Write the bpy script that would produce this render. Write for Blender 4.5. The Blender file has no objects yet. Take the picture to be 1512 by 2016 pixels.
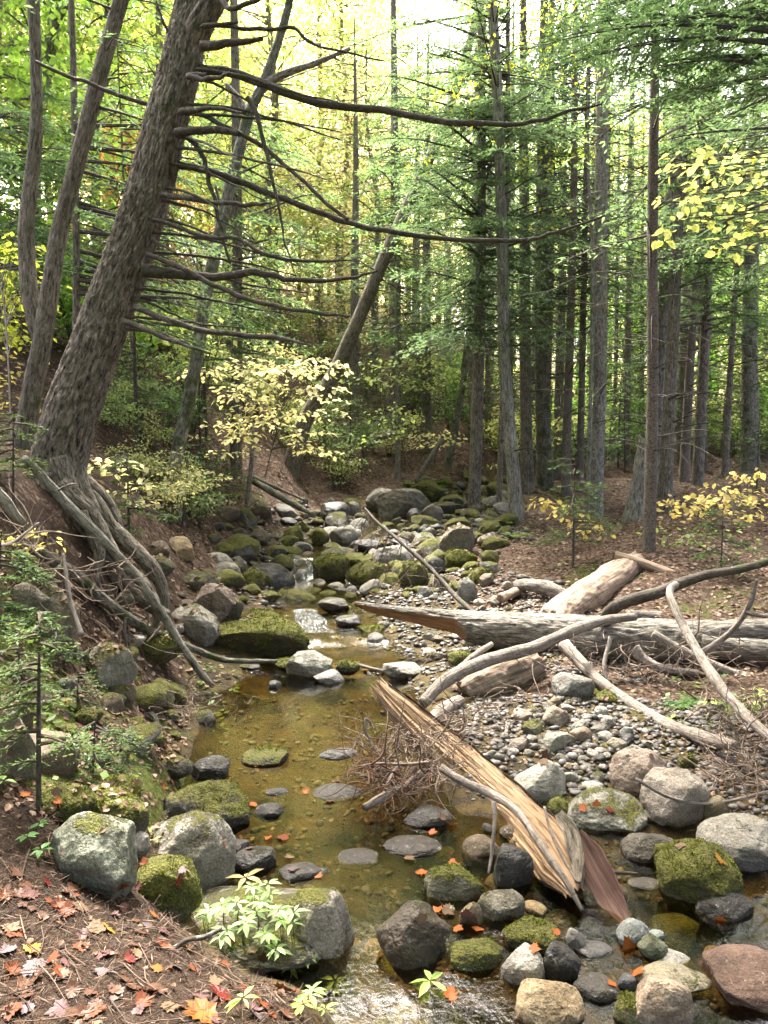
import bpy, math, random
import numpy as np
from mathutils import Vector
R = math.radians
rng = np.random.default_rng(11)
random.seed(11)
scene = bpy.context.scene
COL = scene.collection
# ------------------------------------------------------------------ camera geometry (used to place things at real depths)
FPX, CAM_H, PITCH = 1456.0, 1.9, R(4)
_c, _s = math.cos(PITCH), math.sin(PITCH)
def ray(u, v):
    a = (u-756)/FPX; b = (1008-v)/FPX
    return a/(_c+b*_s), (b*_c-_s)/(_c+b*_s)
def P(u, v, d):
    x, z = ray(u, v)
    return np.array([x*d, d, CAM_H+z*d])
# ------------------------------------------------------------------ noise
def _h(ix, iy, iz, seed):
    n = (ix*374761393 + iy*668265263 + iz*2147483647 + seed*1274126177) & 0xffffffff
    n = ((n ^ (n >> 13))*1274126177) & 0xffffffff
    n = ((n ^ (n >> 16))*2246822519) & 0xffffffff
    return ((n ^ (n >> 15)) & 0xffffff)/float(0xffffff)
def vnoise(p, seed=0):
    p = np.asarray(p, float)
    i = np.floor(p).astype(np.int64); f = p-i; f = f*f*(3-2*f)
    o = 0
    for dx in (0, 1):
        wx = f[:, 0] if dx else 1-f[:, 0]
        for dy in (0, 1):
            wy = f[:, 1] if dy else 1-f[:, 1]
            for dz in (0, 1):
                wz = f[:, 2] if dz else 1-f[:, 2]
                o = o + wx*wy*wz*_h(i[:, 0]+dx, i[:, 1]+dy, i[:, 2]+dz, seed)
    return o
def fbm(p, octv=4, seed=0, gain=.5):
    p = np.asarray(p, float); a = 1; t = 0; o = 0
    for k in range(octv):
        o = o + a*(vnoise(p*2**k+17.3*k, seed+k)-.5); t += a; a *= gain
    return o/t*2
def sstep(x, a, b):
    t = np.clip((x-a)/(b-a), 0, 1); return t*t*(3-2*t)
# ------------------------------------------------------------------ mesh building
class MB:
    """collects vertices and faces of ONE mesh object"""
    def __init__(s): s.V = []; s.Q = []; s.T = []; s.n = 0; s.tc = []; s.lv = []; s.mq = []; s.mt = []
    def add(s, V, Q=None, T=None, tc=None, lv=None, mi=0):
        V = np.asarray(V, float).reshape(-1, 3)
        if Q is not None and len(Q):
            s.Q.append(np.asarray(Q, int)+s.n); s.mq.append(np.full(len(Q), mi))
        if T is not None and len(T):
            s.T.append(np.asarray(T, int)+s.n); s.mt.append(np.full(len(T), mi))
        s.V.append(V); s.n += len(V)
        s.tc.append(V if tc is None else tc)
        s.lv.append(np.full(len(V), .5) if lv is None else np.broadcast_to(lv, (len(V),)))
        return s
    def build(s, name, mats, parent=None, org=None, smooth=True, link=True):
        V = np.concatenate(s.V)
        if org is None:
            org = parent.location if parent is not None else (0, 0, 0)
        org = np.array(org, float)
        Q = np.concatenate(s.Q) if s.Q else np.zeros((0, 4), int)
        T = np.concatenate(s.T) if s.T else np.zeros((0, 3), int)
        me = bpy.data.meshes.new(name)
        me.vertices.add(len(V)); me.vertices.foreach_set('co', (V-org).astype(np.float32).ravel())
        li = np.concatenate([Q.ravel(), T.ravel()]).astype(np.int32)
        me.loops.add(len(li)); me.loops.foreach_set('vertex_index', li)
        st = np.concatenate([np.arange(len(Q))*4, len(Q)*4+np.arange(len(T))*3]).astype(np.int32)
        me.polygons.add(len(st)); me.polygons.foreach_set('loop_start', st)
        me.polygons.foreach_set('use_smooth', np.full(len(st), smooth))
        me.polygons.foreach_set('material_index', np.concatenate([np.concatenate(s.mq) if s.mq else [], np.concatenate(s.mt) if s.mt else []]).astype(np.int32))
        a = me.attributes.new('tc', 'FLOAT_VECTOR', 'POINT'); a.data.foreach_set('vector', np.concatenate(s.tc).astype(np.float32).ravel())
        a = me.attributes.new('lv', 'FLOAT', 'POINT'); a.data.foreach_set('value', np.concatenate(s.lv).astype(np.float32))
        me.update(calc_edges=True); me.validate()
        for m in (mats if isinstance(mats, (list, tuple)) else [mats]): me.materials.append(m)
        o = bpy.data.objects.new(name, me)
        if link: COL.objects.link(o)
        if parent is not None: o.parent = parent
        else: o.location = org
        return o
def tag(o, label=None, cat=None, group=None, kind=None):
    if label: o['label'] = label
    if cat: o['category'] = cat
    if group: o['group'] = group
    if kind: o['kind'] = kind
    return o
def empty(name, loc, label, cat, group=None):
    o = bpy.data.objects.new(name, None); COL.objects.link(o)
    o.location = Vector([float(q) for q in loc]); o.empty_display_size = .2
    return tag(o, label, cat, group)
def copy_tree(o, loc, rz=0, sc=1, label=None, group=None, color=None):
    c = o.copy(); COL.objects.link(c); c.location = Vector([float(q) for q in loc]); c.rotation_euler = (0, 0, rz); c.scale = (sc, sc, sc)
    if label: c['label'] = label
    if group: c['group'] = group
    for ch in list(o.children):
        k = ch.copy(); COL.objects.link(k); k.parent = c
        if color is not None and ch.name.startswith('crown'): k.color = color
        for g in list(ch.children):
            q = g.copy(); COL.objects.link(q); q.parent = k
    return c
def catmull(pts, n):
    pts = np.asarray(pts, float)
    if len(pts) < 3:
        t = np.linspace(0, 1, n)[:, None]; return pts[0]*(1-t)+pts[-1]*t
    e = np.vstack([2*pts[0]-pts[1], pts, 2*pts[-1]-pts[-2]])
    t = np.linspace(0, len(pts)-1-1e-9, n); i = t.astype(int); f = (t-i)[:, None]
    p0, p1, p2, p3 = e[i], e[i+1], e[i+2], e[i+3]
    return .5*((2*p1)+(-p0+p2)*f+(2*p0-5*p1+4*p2-p3)*f*f+(-p0+3*p1-3*p2+p3)*f**3)
def norm(v): return v/np.maximum(np.linalg.norm(v, axis=-1, keepdims=True), 1e-9)
def frames(C):
    T = norm(np.gradient(C, axis=0)); n = len(C)
    U = np.zeros_like(C); a = np.array([1., 0, 0]) if abs(T[0, 0]) < .8 else np.array([0, 0, 1.])
    u = norm(a-T[0]*a.dot(T[0]))
    for i in range(n):
        u = norm(u-T[i]*u.dot(T[i])); U[i] = u
    return T, U, np.cross(T, U)
def tube(mb, pts, rad, seg=8, n=None, wob=0., seed=0, ridge=0., rs=(22, 4), cap=True, mi=0, flat=1., lv=None, jag=0.):
    """tapered limb through pts; rad per control point"""
    pts = np.asarray(pts, float)
    if n is None: n = max(4, len(pts)*4)
    C = catmull(pts, n)
    r = np.interp(np.linspace(0, len(pts)-1, n), np.arange(len(pts)), np.broadcast_to(rad, (len(pts),)))
    T, U, W = frames(C)
    th = np.arange(seg)/seg*2*math.pi
    s = np.concatenate([[0], np.cumsum(np.linalg.norm(np.diff(C, axis=0), axis=1))])
    TH, S = np.meshgrid(th, s); RR = np.repeat(r[:, None], seg, 1)
    rm = max(r.mean(), .004)
    tc = np.stack([np.cos(TH)*rm, np.sin(TH)*rm, S], -1).reshape(-1, 3)
    if wob: RR = RR*(1+wob*fbm(tc/np.array([rm, rm, rm*2.5])*.9+seed*7.7, 3, seed).reshape(RR.shape))
    if ridge:
        q = tc*np.array([rs[0], rs[0], rs[1]])+seed
        w = fbm(tc*6+3.1, 2, seed+9)[:, None]*.9
        nn = 1-np.abs(fbm(q+w, 3, seed+3))*2.4
        RR = RR+ridge*(np.clip(nn, -.2, 1).reshape(RR.shape)-.5)
    off = np.zeros_like(S)
    V = C[:, None, :]+RR[..., None]*(np.cos(TH)[..., None]*U[:, None, :]+flat*np.sin(TH)[..., None]*W[:, None, :])
    if jag:   # torn ends
        for e, sg in ((0, -1), (n-1, 1)):
            V[e] += sg*T[e]*(np.abs(fbm(np.stack([np.cos(th)*2.5, np.sin(th)*2.5, th*0+seed+e], 1), 3, seed))[:, None]*jag)
    V = V.reshape(-1, 3)
    i = np.arange(n-1)[:, None]*seg; j = np.arange(seg)[None]; j2 = (j+1) % seg
    Q = np.stack([i+j, i+j2, i+seg+j2, i+seg+j], -1).reshape(-1, 4)
    T3 = None
    if cap:
        k = len(V); V = np.vstack([V, C[0], C[-1]]); tc = np.vstack([tc, [0, 0, 0], [0, 0, s[-1]]])
        a = np.arange(seg); b = (a+1) % seg
        T3 = np.vstack([np.stack([b, a, np.full(seg, k)], 1), np.stack([a+(n-1)*seg, b+(n-1)*seg, np.full(seg, k+1)], 1)])
    mb.add(V, Q, T3, tc, lv, mi)
    return C, r
def blades(mb, B, D, L, W, N, mi=0, lv=None, fold=0.):
    """one diamond leaf per row: base, direction, length, width, up normal"""
    B = np.asarray(B); m = len(B)
    if m == 0: return
    D = norm(np.asarray(D)); N = np.asarray(N); S = norm(np.cross(D, N)+1e-6)
    L = np.broadcast_to(L, (m,))[:, None]; W = np.broadcast_to(W, (m,))[:, None]
    mid = B+D*L*.5
    Nn = norm(np.cross(S, D))
    V = np.stack([B, mid-S*W*.5-Nn*fold*W, B+D*L, mid+S*W*.5-Nn*fold*W], 1).reshape(-1, 3)
    Q = np.arange(m*4).reshape(m, 4)
    if lv is None: lv = rng.random(m)
    mb.add(V, Q, None, None, np.repeat(lv, 4), mi)
def leafs(mb, B, D, L, W, N, mi=0, lv=None, curl=.15):
    """better leaf for near plants: 8-vertex ovate blade with a folded midrib"""
    B = np.asarray(B); m = len(B)
    if m == 0: return
    D = norm(np.asarray(D)); N = np.asarray(N); S = norm(np.cross(D, N)+1e-6); Nn = norm(np.cross(S, D))
    L = np.broadcast_to(L, (m,))[:, None]; W = np.broadcast_to(W, (m,))[:, None]
    def pt(t, w, h): return B+D*L*t+S*W*w+Nn*L*h
    V = np.stack([pt(0, 0, 0), pt(.3, -.42, .04), pt(.62, -.40, -.0), pt(1, 0, -curl), pt(.62, .40, -.0), pt(.3, .42, .04), pt(.32, 0, -.03+.0), pt(.65, 0, -.05-curl*.3)], 1).reshape(-1, 3)
    i = (np.arange(m)*8)[:, None]
    Q = np.concatenate([i+np.array([[6, 1, 2, 7]]), i+np.array([[7, 4, 5, 6]])])
    T = np.concatenate([i+np.array([[0, 1, 6]]), i+np.array([[0, 6, 5]]), i+np.array([[7, 2, 3]]), i+np.array([[7, 3, 4]])])
    if lv is None: lv = rng.random(m)
    mb.add(V, Q, T, None, np.repeat(lv, 8), mi)
# ------------------------------------------------------------------ materials
class NT:
    def __init__(s, name):
        s.m = bpy.data.materials.new(name); s.m.use_nodes = True; s.t = s.m.node_tree; s.t.nodes.clear()
        s.out = s.t.nodes.new('ShaderNodeOutputMaterial')
    def n(s, typ, **kw):
        nd = s.t.nodes.new('ShaderNode'+typ)
        for k, v in kw.items():
            if k.startswith('i_'):
                key = k[2:]; key = int(key) if key.isdigit() else key.replace('_', ' ')
                s.set(nd.inputs[key], v)
            else: setattr(nd, k, v)
        return nd
    def set(s, sock, v):
        if isinstance(v, bpy.types.NodeSocket): s.t.links.new(v, sock)
        elif isinstance(v, bpy.types.Node): s.t.links.new(v.outputs[0], sock)
        else:
            if isinstance(v, tuple) and len(v) == 3 and sock.type == 'RGBA': v = (*v, 1)
            sock.default_value = v
    def mix(s, f, a, b, mode='MIX'):
        nd = s.t.nodes.new('ShaderNodeMix'); nd.data_type = 'RGBA'; nd.blend_type = mode
        s.set(nd.inputs[0], f); s.set(nd.inputs[6], a); s.set(nd.inputs[7], b); return nd.outputs[2]
    def math(s, op, a, b=0., c=None, clamp=False):
        nd = s.t.nodes.new('ShaderNodeMath'); nd.operation = op; nd.use_clamp = clamp
        s.set(nd.inputs[0], a); s.set(nd.inputs[1], b)
        if c is not None: s.set(nd.inputs[2], c)
        return nd.outputs[0]
    def ramp(s, f, *st):
        nd = s.t.nodes.new('ShaderNodeValToRGB'); e = nd.color_ramp.elements
        while len(e) < len(st): e.new(.5)
        for k, (p, c) in enumerate(st):
            e[k].position = p; e[k].color = (*c, 1) if isinstance(c, tuple) else (c, c, c, 1)
        s.set(nd.inputs[0], f); return nd.outputs[0]
    def noise(s, vec, scale, det=4, rough=.55, dist=0.):
        nd = s.n('TexNoise', i_Scale=float(scale), i_Detail=float(det), i_Roughness=rough, i_Distortion=dist)
        s.set(nd.inputs['Vector'], vec); return nd.outputs['Fac']
    def vor(s, vec, scale, feat='F1', out='Distance'):
        nd = s.n('TexVoronoi', feature=feat, i_Scale=float(scale)); s.set(nd.inputs['Vector'], vec); return nd.outputs[out]
    def scale(s, vec, xyz):
        nd = s.n('Mapping'); s.set(nd.inputs['Vector'], vec); nd.inputs['Scale'].default_value = xyz; return nd.outputs[0]
    def attr(s, name, out='Vector', typ='GEOMETRY'):
        nd = s.n('Attribute', attribute_name=name, attribute_type=typ); return nd.outputs[out]
    def bump(s, h, st, dist=.01):
        return s.n('Bump', i_Height=h, i_Strength=st, i_Distance=dist).outputs[0]
    def done(s, sh): s.set(s.out.inputs['Surface'], sh); return s.m
    def pbr(s, col, rough, nrm=None, spec=.4):
        b = s.n('BsdfPrincipled', i_Base_Color=col, i_Roughness=rough); b.inputs['Specular IOR Level'].default_value = spec
        if nrm is not None: s.set(b.inputs['Normal'], nrm)
        return b.outputs[0]
def objcol(t):
    o = t.n('ObjectInfo'); return o.outputs['Color'], o.outputs['Alpha'], o.outputs['Random']

def mat_rock():
    t = NT('granite'); pos = t.n('NewGeometry').outputs['Position']; nrm = t.n('NewGeometry').outputs['Normal']
    col, moss, rnd = objcol(t)
    a = t.noise(pos, 9, 6, .62); b = t.noise(pos, 130, 3, .7); c = t.noise(pos, 42, 4, .65)
    base = t.mix(t.ramp(a, (.3, .0), (.7, 1.)), t.mix(1., col, (.34, .325, .28), 'MULTIPLY'), t.mix(1., col, (.80, .775, .70), 'MULTIPLY'))
    base = t.mix(t.ramp(b, (.5, 0.), (.62, .75)), base, t.mix(1., base, (.42, .41, .4), 'MULTIPLY'))
    base = t.mix(t.ramp(t.noise(pos, 95, 2, .6), (.56, 0.), (.66, .6)), base, t.mix(1., base, (1.75, 1.72, 1.65), 'MULTIPLY'))
    st = t.noise(t.scale(pos, (1, 1, 3.2)), 5.5, 6, .7, .6)
    base = t.mix(t.ramp(st, (.5, 0.), (.64, .6)), base, t.mix(1., base, (.55, .47, .36), 'MULTIPLY'))
    lich = t.ramp(t.noise(pos, 26, 5, .72, .5), (.6, 0.), (.68, .7))
    base = t.mix(lich, base, t.mix(.6, base, (.42, .43, .38)))
    nz = t.n('SeparateXYZ', i_0=nrm).outputs[2]
    mn = t.noise(pos, 6.5, 6, .68, .4); mf = t.noise(pos, 90, 3, .7)
    k = t.math('ADD', t.math('MULTIPLY', nz, .8), t.math('MULTIPLY', t.math('SUBTRACT', mn, .5), 2.6))
    k = t.math('ADD', k, t.math('SUBTRACT', t.math('MULTIPLY', moss, 1.3), 1.32)); k = t.math('ADD', k, t.math('MULTIPLY', t.math('SUBTRACT', mf, .5), .6))
    mm = t.math('MULTIPLY', k, 4., clamp=True)
    mm = t.math('MULTIPLY', mm, t.math('GREATER_THAN', moss, .02))
    mc = t.mix(t.ramp(t.noise(pos, 16, 5, .7), (.33, 0.), (.68, 1.)), (.045, .048, .010), (.18, .185, .032))
    mc = t.mix(t.ramp(mf, (.42, 0.), (.64, .85)), mc, (.23, .22, .055))
    fin = t.mix(mm, base, mc)
    h = t.math('ADD', t.math('MULTIPLY', c, .55), t.math('MULTIPLY', b, .25)); h = t.math('ADD', h, t.math('MULTIPLY', a, 1.2))
    h = t.math('ADD', h, t.math('MULTIPLY', mm, t.math('ADD', t.math('MULTIPLY', mf, 4.), .6)))
    lum = t.n('RGBToBW', i_0=col).outputs[0]
    ro = t.math('ADD', t.ramp(lum, (.03, .42), (.14, .8)), t.math('MULTIPLY', mm, .3), clamp=True)
    return t.done(t.pbr(fin, ro, t.bump(h, 1., .018), .35))

def mat_bark(name, dark, light, sx=40, sz=7, moss=.0, lent=0., bump=.9, lichen=.35, bd=.012, mossc=(.05, .07, .012)):
    t = NT(name); tc = t.attr('tc'); pos = t.n('NewGeometry').outputs['Position']
    col, al, rnd = objcol(t)
    q = t.scale(tc, (sx, sx, sz))
    a = t.noise(q, 1., 6, .68, .8); b = t.noise(tc, 60, 4, .7)
    f = t.ramp(a, (.34, 0.), (.62, 1.))
    base = t.mix(f, dark, light); base = t.mix(t.ramp(b, (.35, 0.), (.7, .5)), base, t.mix(1., base, (.5, .48, .46), 'MULTIPLY'))
    base = t.mix(1., base, col, 'MULTIPLY')
    big = t.noise(pos, 2.6, 4, .6); base = t.mix(t.ramp(big, (.38, .55), (.6, 0.)), base, t.mix(1., base, (.55, .56, .5), 'MULTIPLY'))
    h = t.math('ADD', t.math('MULTIPLY', f, 1.), t.math('MULTIPLY', b, .45))
    if lent:
        l = t.noise(t.scale(tc, (10, 10, 60)), 1., 4, .6); lm = t.ramp(l, (.56, 0.), (.66, lent))
        base = t.mix(lm, base, (.045, .038, .03)); h = t.math('SUBTRACT', h, t.math('MULTIPLY', lm, .6))
    li = t.ramp(t.noise(pos, 14, 6, .75, .7), (.58, 0.), (.66, lichen)); base = t.mix(li, base, (.33, .35, .30))
    if moss:
        mk = t.ramp(t.noise(pos, 5, 5, .7), (.62-moss*.4, 0.), (.75-moss*.4, .85)); base = t.mix(mk, base, mossc)
        h = t.math('ADD', h, t.math('MULTIPLY', mk, t.noise(pos, 120, 2)))
    return t.done(t.pbr(base, .85, t.bump(h, bump, bd), .2))

def mat_wood(name, c1, c2, sx=70, sz=2.2, dark=(.05, .03, .018)):
    t = NT(name); tc = t.attr('tc')
    g = t.noise(t.scale(tc, (sx, sx, sz)), 1., 6, .7, .35); g2 = t.noise(t.scale(tc, (sx*.2, sx*.2, sz*.6)), 1., 4, .6)
    c = t.mix(t.ramp(g, (.34, 0.), (.62, 1.)), c1, c2); c = t.mix(t.ramp(g2, (.54, 0.), (.70, .7)), c, dark)
    return t.done(t.pbr(c, .7, t.bump(t.math('ADD', g, t.math('MULTIPLY', g2, .8)), .8, .01), .25))

def mat_leaf(name, c1, c2, c3=None, trans=.45, tboost=1.5, rough=.6, uselv=True):
    """foliage: diffuse + translucent, colour varies leaf by leaf (lv) and is tinted by the object colour"""
    t = NT(name); lv = t.attr('lv', 'Fac'); col, al, rnd = objcol(t)
    st = [(.0, c1), (1., c2)] if c3 is None else [(0., c1), (.6, c2), (1., c3)]
    c = t.mix(1., t.ramp(lv, *st), col, 'MULTIPLY')
    d = t.n('BsdfDiffuse', i_Color=c); tr = t.n('BsdfTranslucent', i_Color=t.mix(1., c, (tboost*.97, tboost, tboost*.72), 'MULTIPLY'))
    m = t.n('MixShader', i_0=trans, i_1=d.outputs[0], i_2=tr.outputs[0])
    g = t.n('BsdfGlossy', i_Color=(.8, .8, .8), i_Roughness=rough*.75)
    m2 = t.n('MixShader', i_0=.014, i_1=m.outputs[0], i_2=g.outputs[0])
    return t.done(m2.outputs[0])

def mat_ground():
    t = NT('forest_ground'); pos = t.n('NewGeometry').outputs['Position']
    gm = t.n('Attribute', attribute_name='gm'); sp = t.n('SeparateColor', i_0=gm.outputs['Color']).outputs
    lit, mos, gra = sp[0], sp[1], sp[2]
    n1 = t.noise(pos, 3.2, 7, .7); n2 = t.noise(pos, 38, 5, .72); n3 = t.noise(pos, 140, 3, .7); vc = t.vor(pos, 26, out='Color')
    vx = t.n('SeparateColor', i_0=vc).outputs
    need = t.mix(t.ramp(n2, (.35, 0.), (.68, 1.)), (.010, .0065, .004), (.062, .037, .022))
    need = t.mix(t.ramp(n3, (.52, 0.), (.66, .8)), need, (.10, .064, .038))
    leafc = t.ramp(vx[0], (0., (.04, .024, .015)), (.35, (.09, .055, .032)), (.65, (.15, .10, .065)), (.9, (.23, .17, .12)))
    leafc = t.mix(t.ramp(n2, (.38, .85), (.6, 0.)), leafc, (.02, .011, .007))
    grav = t.mix(t.ramp(n3, (.36, 0.), (.66, 1.)), (.016, .013, .007), (.095, .074, .042)); grav = t.mix(t.ramp(t.noise(pos, 7, 5, .7), (.46, 0.), (.58, .75)), grav, (.125, .088, .03))
    mc = t.mix(t.ramp(n2, (.35, 0.), (.66, 1.)), (.018, .028, .006), (.12, .14, .022))
    def brk(m, k=1.): return t.math('MULTIPLY', t.math('SUBTRACT', t.math('ADD', m, t.math('MULTIPLY', t.math('SUBTRACT', n1, .5), 1.6)), .42), 5., clamp=True)
    c = t.mix(brk(lit), need, leafc); c = t.mix(brk(gra), c, grav); c = t.mix(brk(mos), c, mc)
    h = t.math('ADD', t.math('MULTIPLY', n2, 1.), t.math('MULTIPLY', n3, .5)); h = t.math('ADD', h, t.math('MULTIPLY', vx[1], .35))
    return t.done(t.pbr(c, .9, t.bump(h, 1., .03), .15))

def mat_water(name='stream_water', tint=(.74, .65, .40), rip=.22, foam=False):
    t = NT(name); pos = t.n('NewGeometry').outputs['Position']; lv = t.attr('lv', 'Fac')
    n = t.noise(t.scale(pos, (1, .6, 1)), 9, 3, .5, .8); m = t.noise(pos, 42, 3, .6, .4)
    h = t.math('ADD', n, t.math('MULTIPLY', m, .3))
    st = t.math('ADD', t.math('MULTIPLY', lv, .7), .05)
    bn = t.n('Bump', i_Height=h, i_Distance=.018); t.set(bn.inputs['Strength'], st)
    fr = t.n('Fresnel', i_IOR=1.36); t.set(fr.inputs['Normal'], bn.outputs[0])
    tr = t.n('BsdfTransparent', i_Color=tint); gl = t.n('BsdfGlossy', i_Roughness=.02, i_Color=(1, 1, 1)); t.set(gl.inputs['Normal'], bn.outputs[0])
    k = t.math('MULTIPLY', fr.outputs[0], 1.6, clamp=True)
    mx = t.n('MixShader', i_0=k, i_1=tr.outputs[0], i_2=gl.outputs[0])
    return t.done(mx.outputs[0])
def mat_falls():
    t = NT('broken_white_water'); tc = t.attr('tc')
    n = t.noise(t.scale(tc, (90, 90, 7)), 1., 4, .7, .5); m = t.noise(tc, 45, 3, .7)
    k = t.ramp(t.math('ADD', t.math('MULTIPLY', n, .7), t.math('MULTIPLY', m, .3)), (.5, 0.), (.62, .8))
    tr = t.n('BsdfTransparent', i_Color=(.9, .93, .9)); b = t.pbr((.62, .68, .72), .25)
    return t.done(t.n('MixShader', i_0=k, i_1=tr.outputs[0], i_2=b).outputs[0])
def mat_plain(name, c1, c2, scale=30, rough=.8, bump=.4):
    t = NT(name); pos = t.n('NewGeometry').outputs['Position']; n = t.noise(pos, scale, 5, .7); col, a, r = objcol(t)
    return t.done(t.pbr(t.mix(1., t.mix(t.ramp(n, (.35, 0.), (.65, 1.)), c1, c2), col, 'MULTIPLY'), rough, t.bump(n, bump, .01), .3))

M = dict(
    rock=mat_rock(), ground=mat_ground(), water=mat_water(),
    hemlock=mat_bark('hemlock_bark', (.020, .016, .011), (.43, .365, .28), 60, 13, .10, 0, 1., .30, .016),
    darkbark=mat_bark('dark_bark', (.028, .023, .017), (.36, .31, .235), 55, 10, .12, 0, 1., .3),
    mossbark=mat_bark('mossy_bark', (.04, .036, .026), (.37, .345, .265), 55, 9, .34, 0, 1., .5),
    birch=mat_bark('pale_peeling_bark', (.06, .048, .034), (.56, .52, .43), 40, 12, .12, .75, 1., .5),
    grey=mat_bark('grey_bark', (.06, .053, .038), (.42, .395, .315), 36, 7, .10, .4, .8, .5),
    spruce=mat_bark('scaly_spruce_bark', (.024, .019, .014), (.40, .33, .26), 70, 60, .0, 0, 1., .4),
    twig=mat_bark('dead_branch_bark', (.035, .028, .022), (.135, .112, .088), 90, 20, .22, 0, .7, .55, .005),
    pale=mat_bark('weathered_branch_bark', (.11, .09, .07), (.40, .345, .29), 80, 9, .0, .55, .8, .4, .006),
    log=mat_bark('grey_log_bark', (.06, .05, .04), (.40, .36, .30), 62, 10, .02, .0, 1., .5, .012),
    split=mat_wood('fresh_split_wood', (.11, .068, .036), (.30, .20, .108), 42, 1.6, (.06, .032, .016)),
    redwood=mat_wood('red_inner_wood', (.04, .024, .018), (.125, .068, .05), 60, 3),
    rot=mat_wood('rotten_wood', (.10, .065, .042), (.34, .255, .175), 60, 3.5, (.05, .04, .022)),
    cutwood=mat_wood('torn_wood', (.16, .085, .04), (.34, .19, .09), 60, 3),
    needles=mat_leaf('hemlock_needles', (.055, .09, .048), (.12, .18, .09), (.20, .26, .13), .48, 1.6),
    sapneedles=mat_leaf('young_hemlock_needles', (.034, .07, .018), (.085, .145, .04), (.15, .20, .065), .38, 1.3),
    leaf=mat_leaf('broad_leaves', (.5, .5, .5), (.9, .9, .9), (1.35, 1.3, 1.2), .5, 1.5),
    litter=mat_leaf('fallen_leaves', (.075, .042, .025), (.19, .122, .078), (.31, .235, .175), .1, 1.),
    maple=mat_leaf('maple_leaf_litter', (.8, .8, .8), (1.2, 1.2, 1.2), None, .12, 1.),
    drytwig=mat_plain('dry_twigs', (.07, .047, .032), (.27, .205, .15), 30),
    darktwig=mat_plain('needle_litter', (.045, .022, .012), (.17, .09, .05), 12),
    mossfuzz=mat_leaf('moss_cushion', (.035, .042, .008), (.14, .155, .026), (.30, .31, .065), .25, 1.2),
    foam=mat_falls(),
    mossclump=mat_plain('moss', (.03, .05, .008), (.16, .19, .03), 60, 1., 1.),
)
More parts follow.
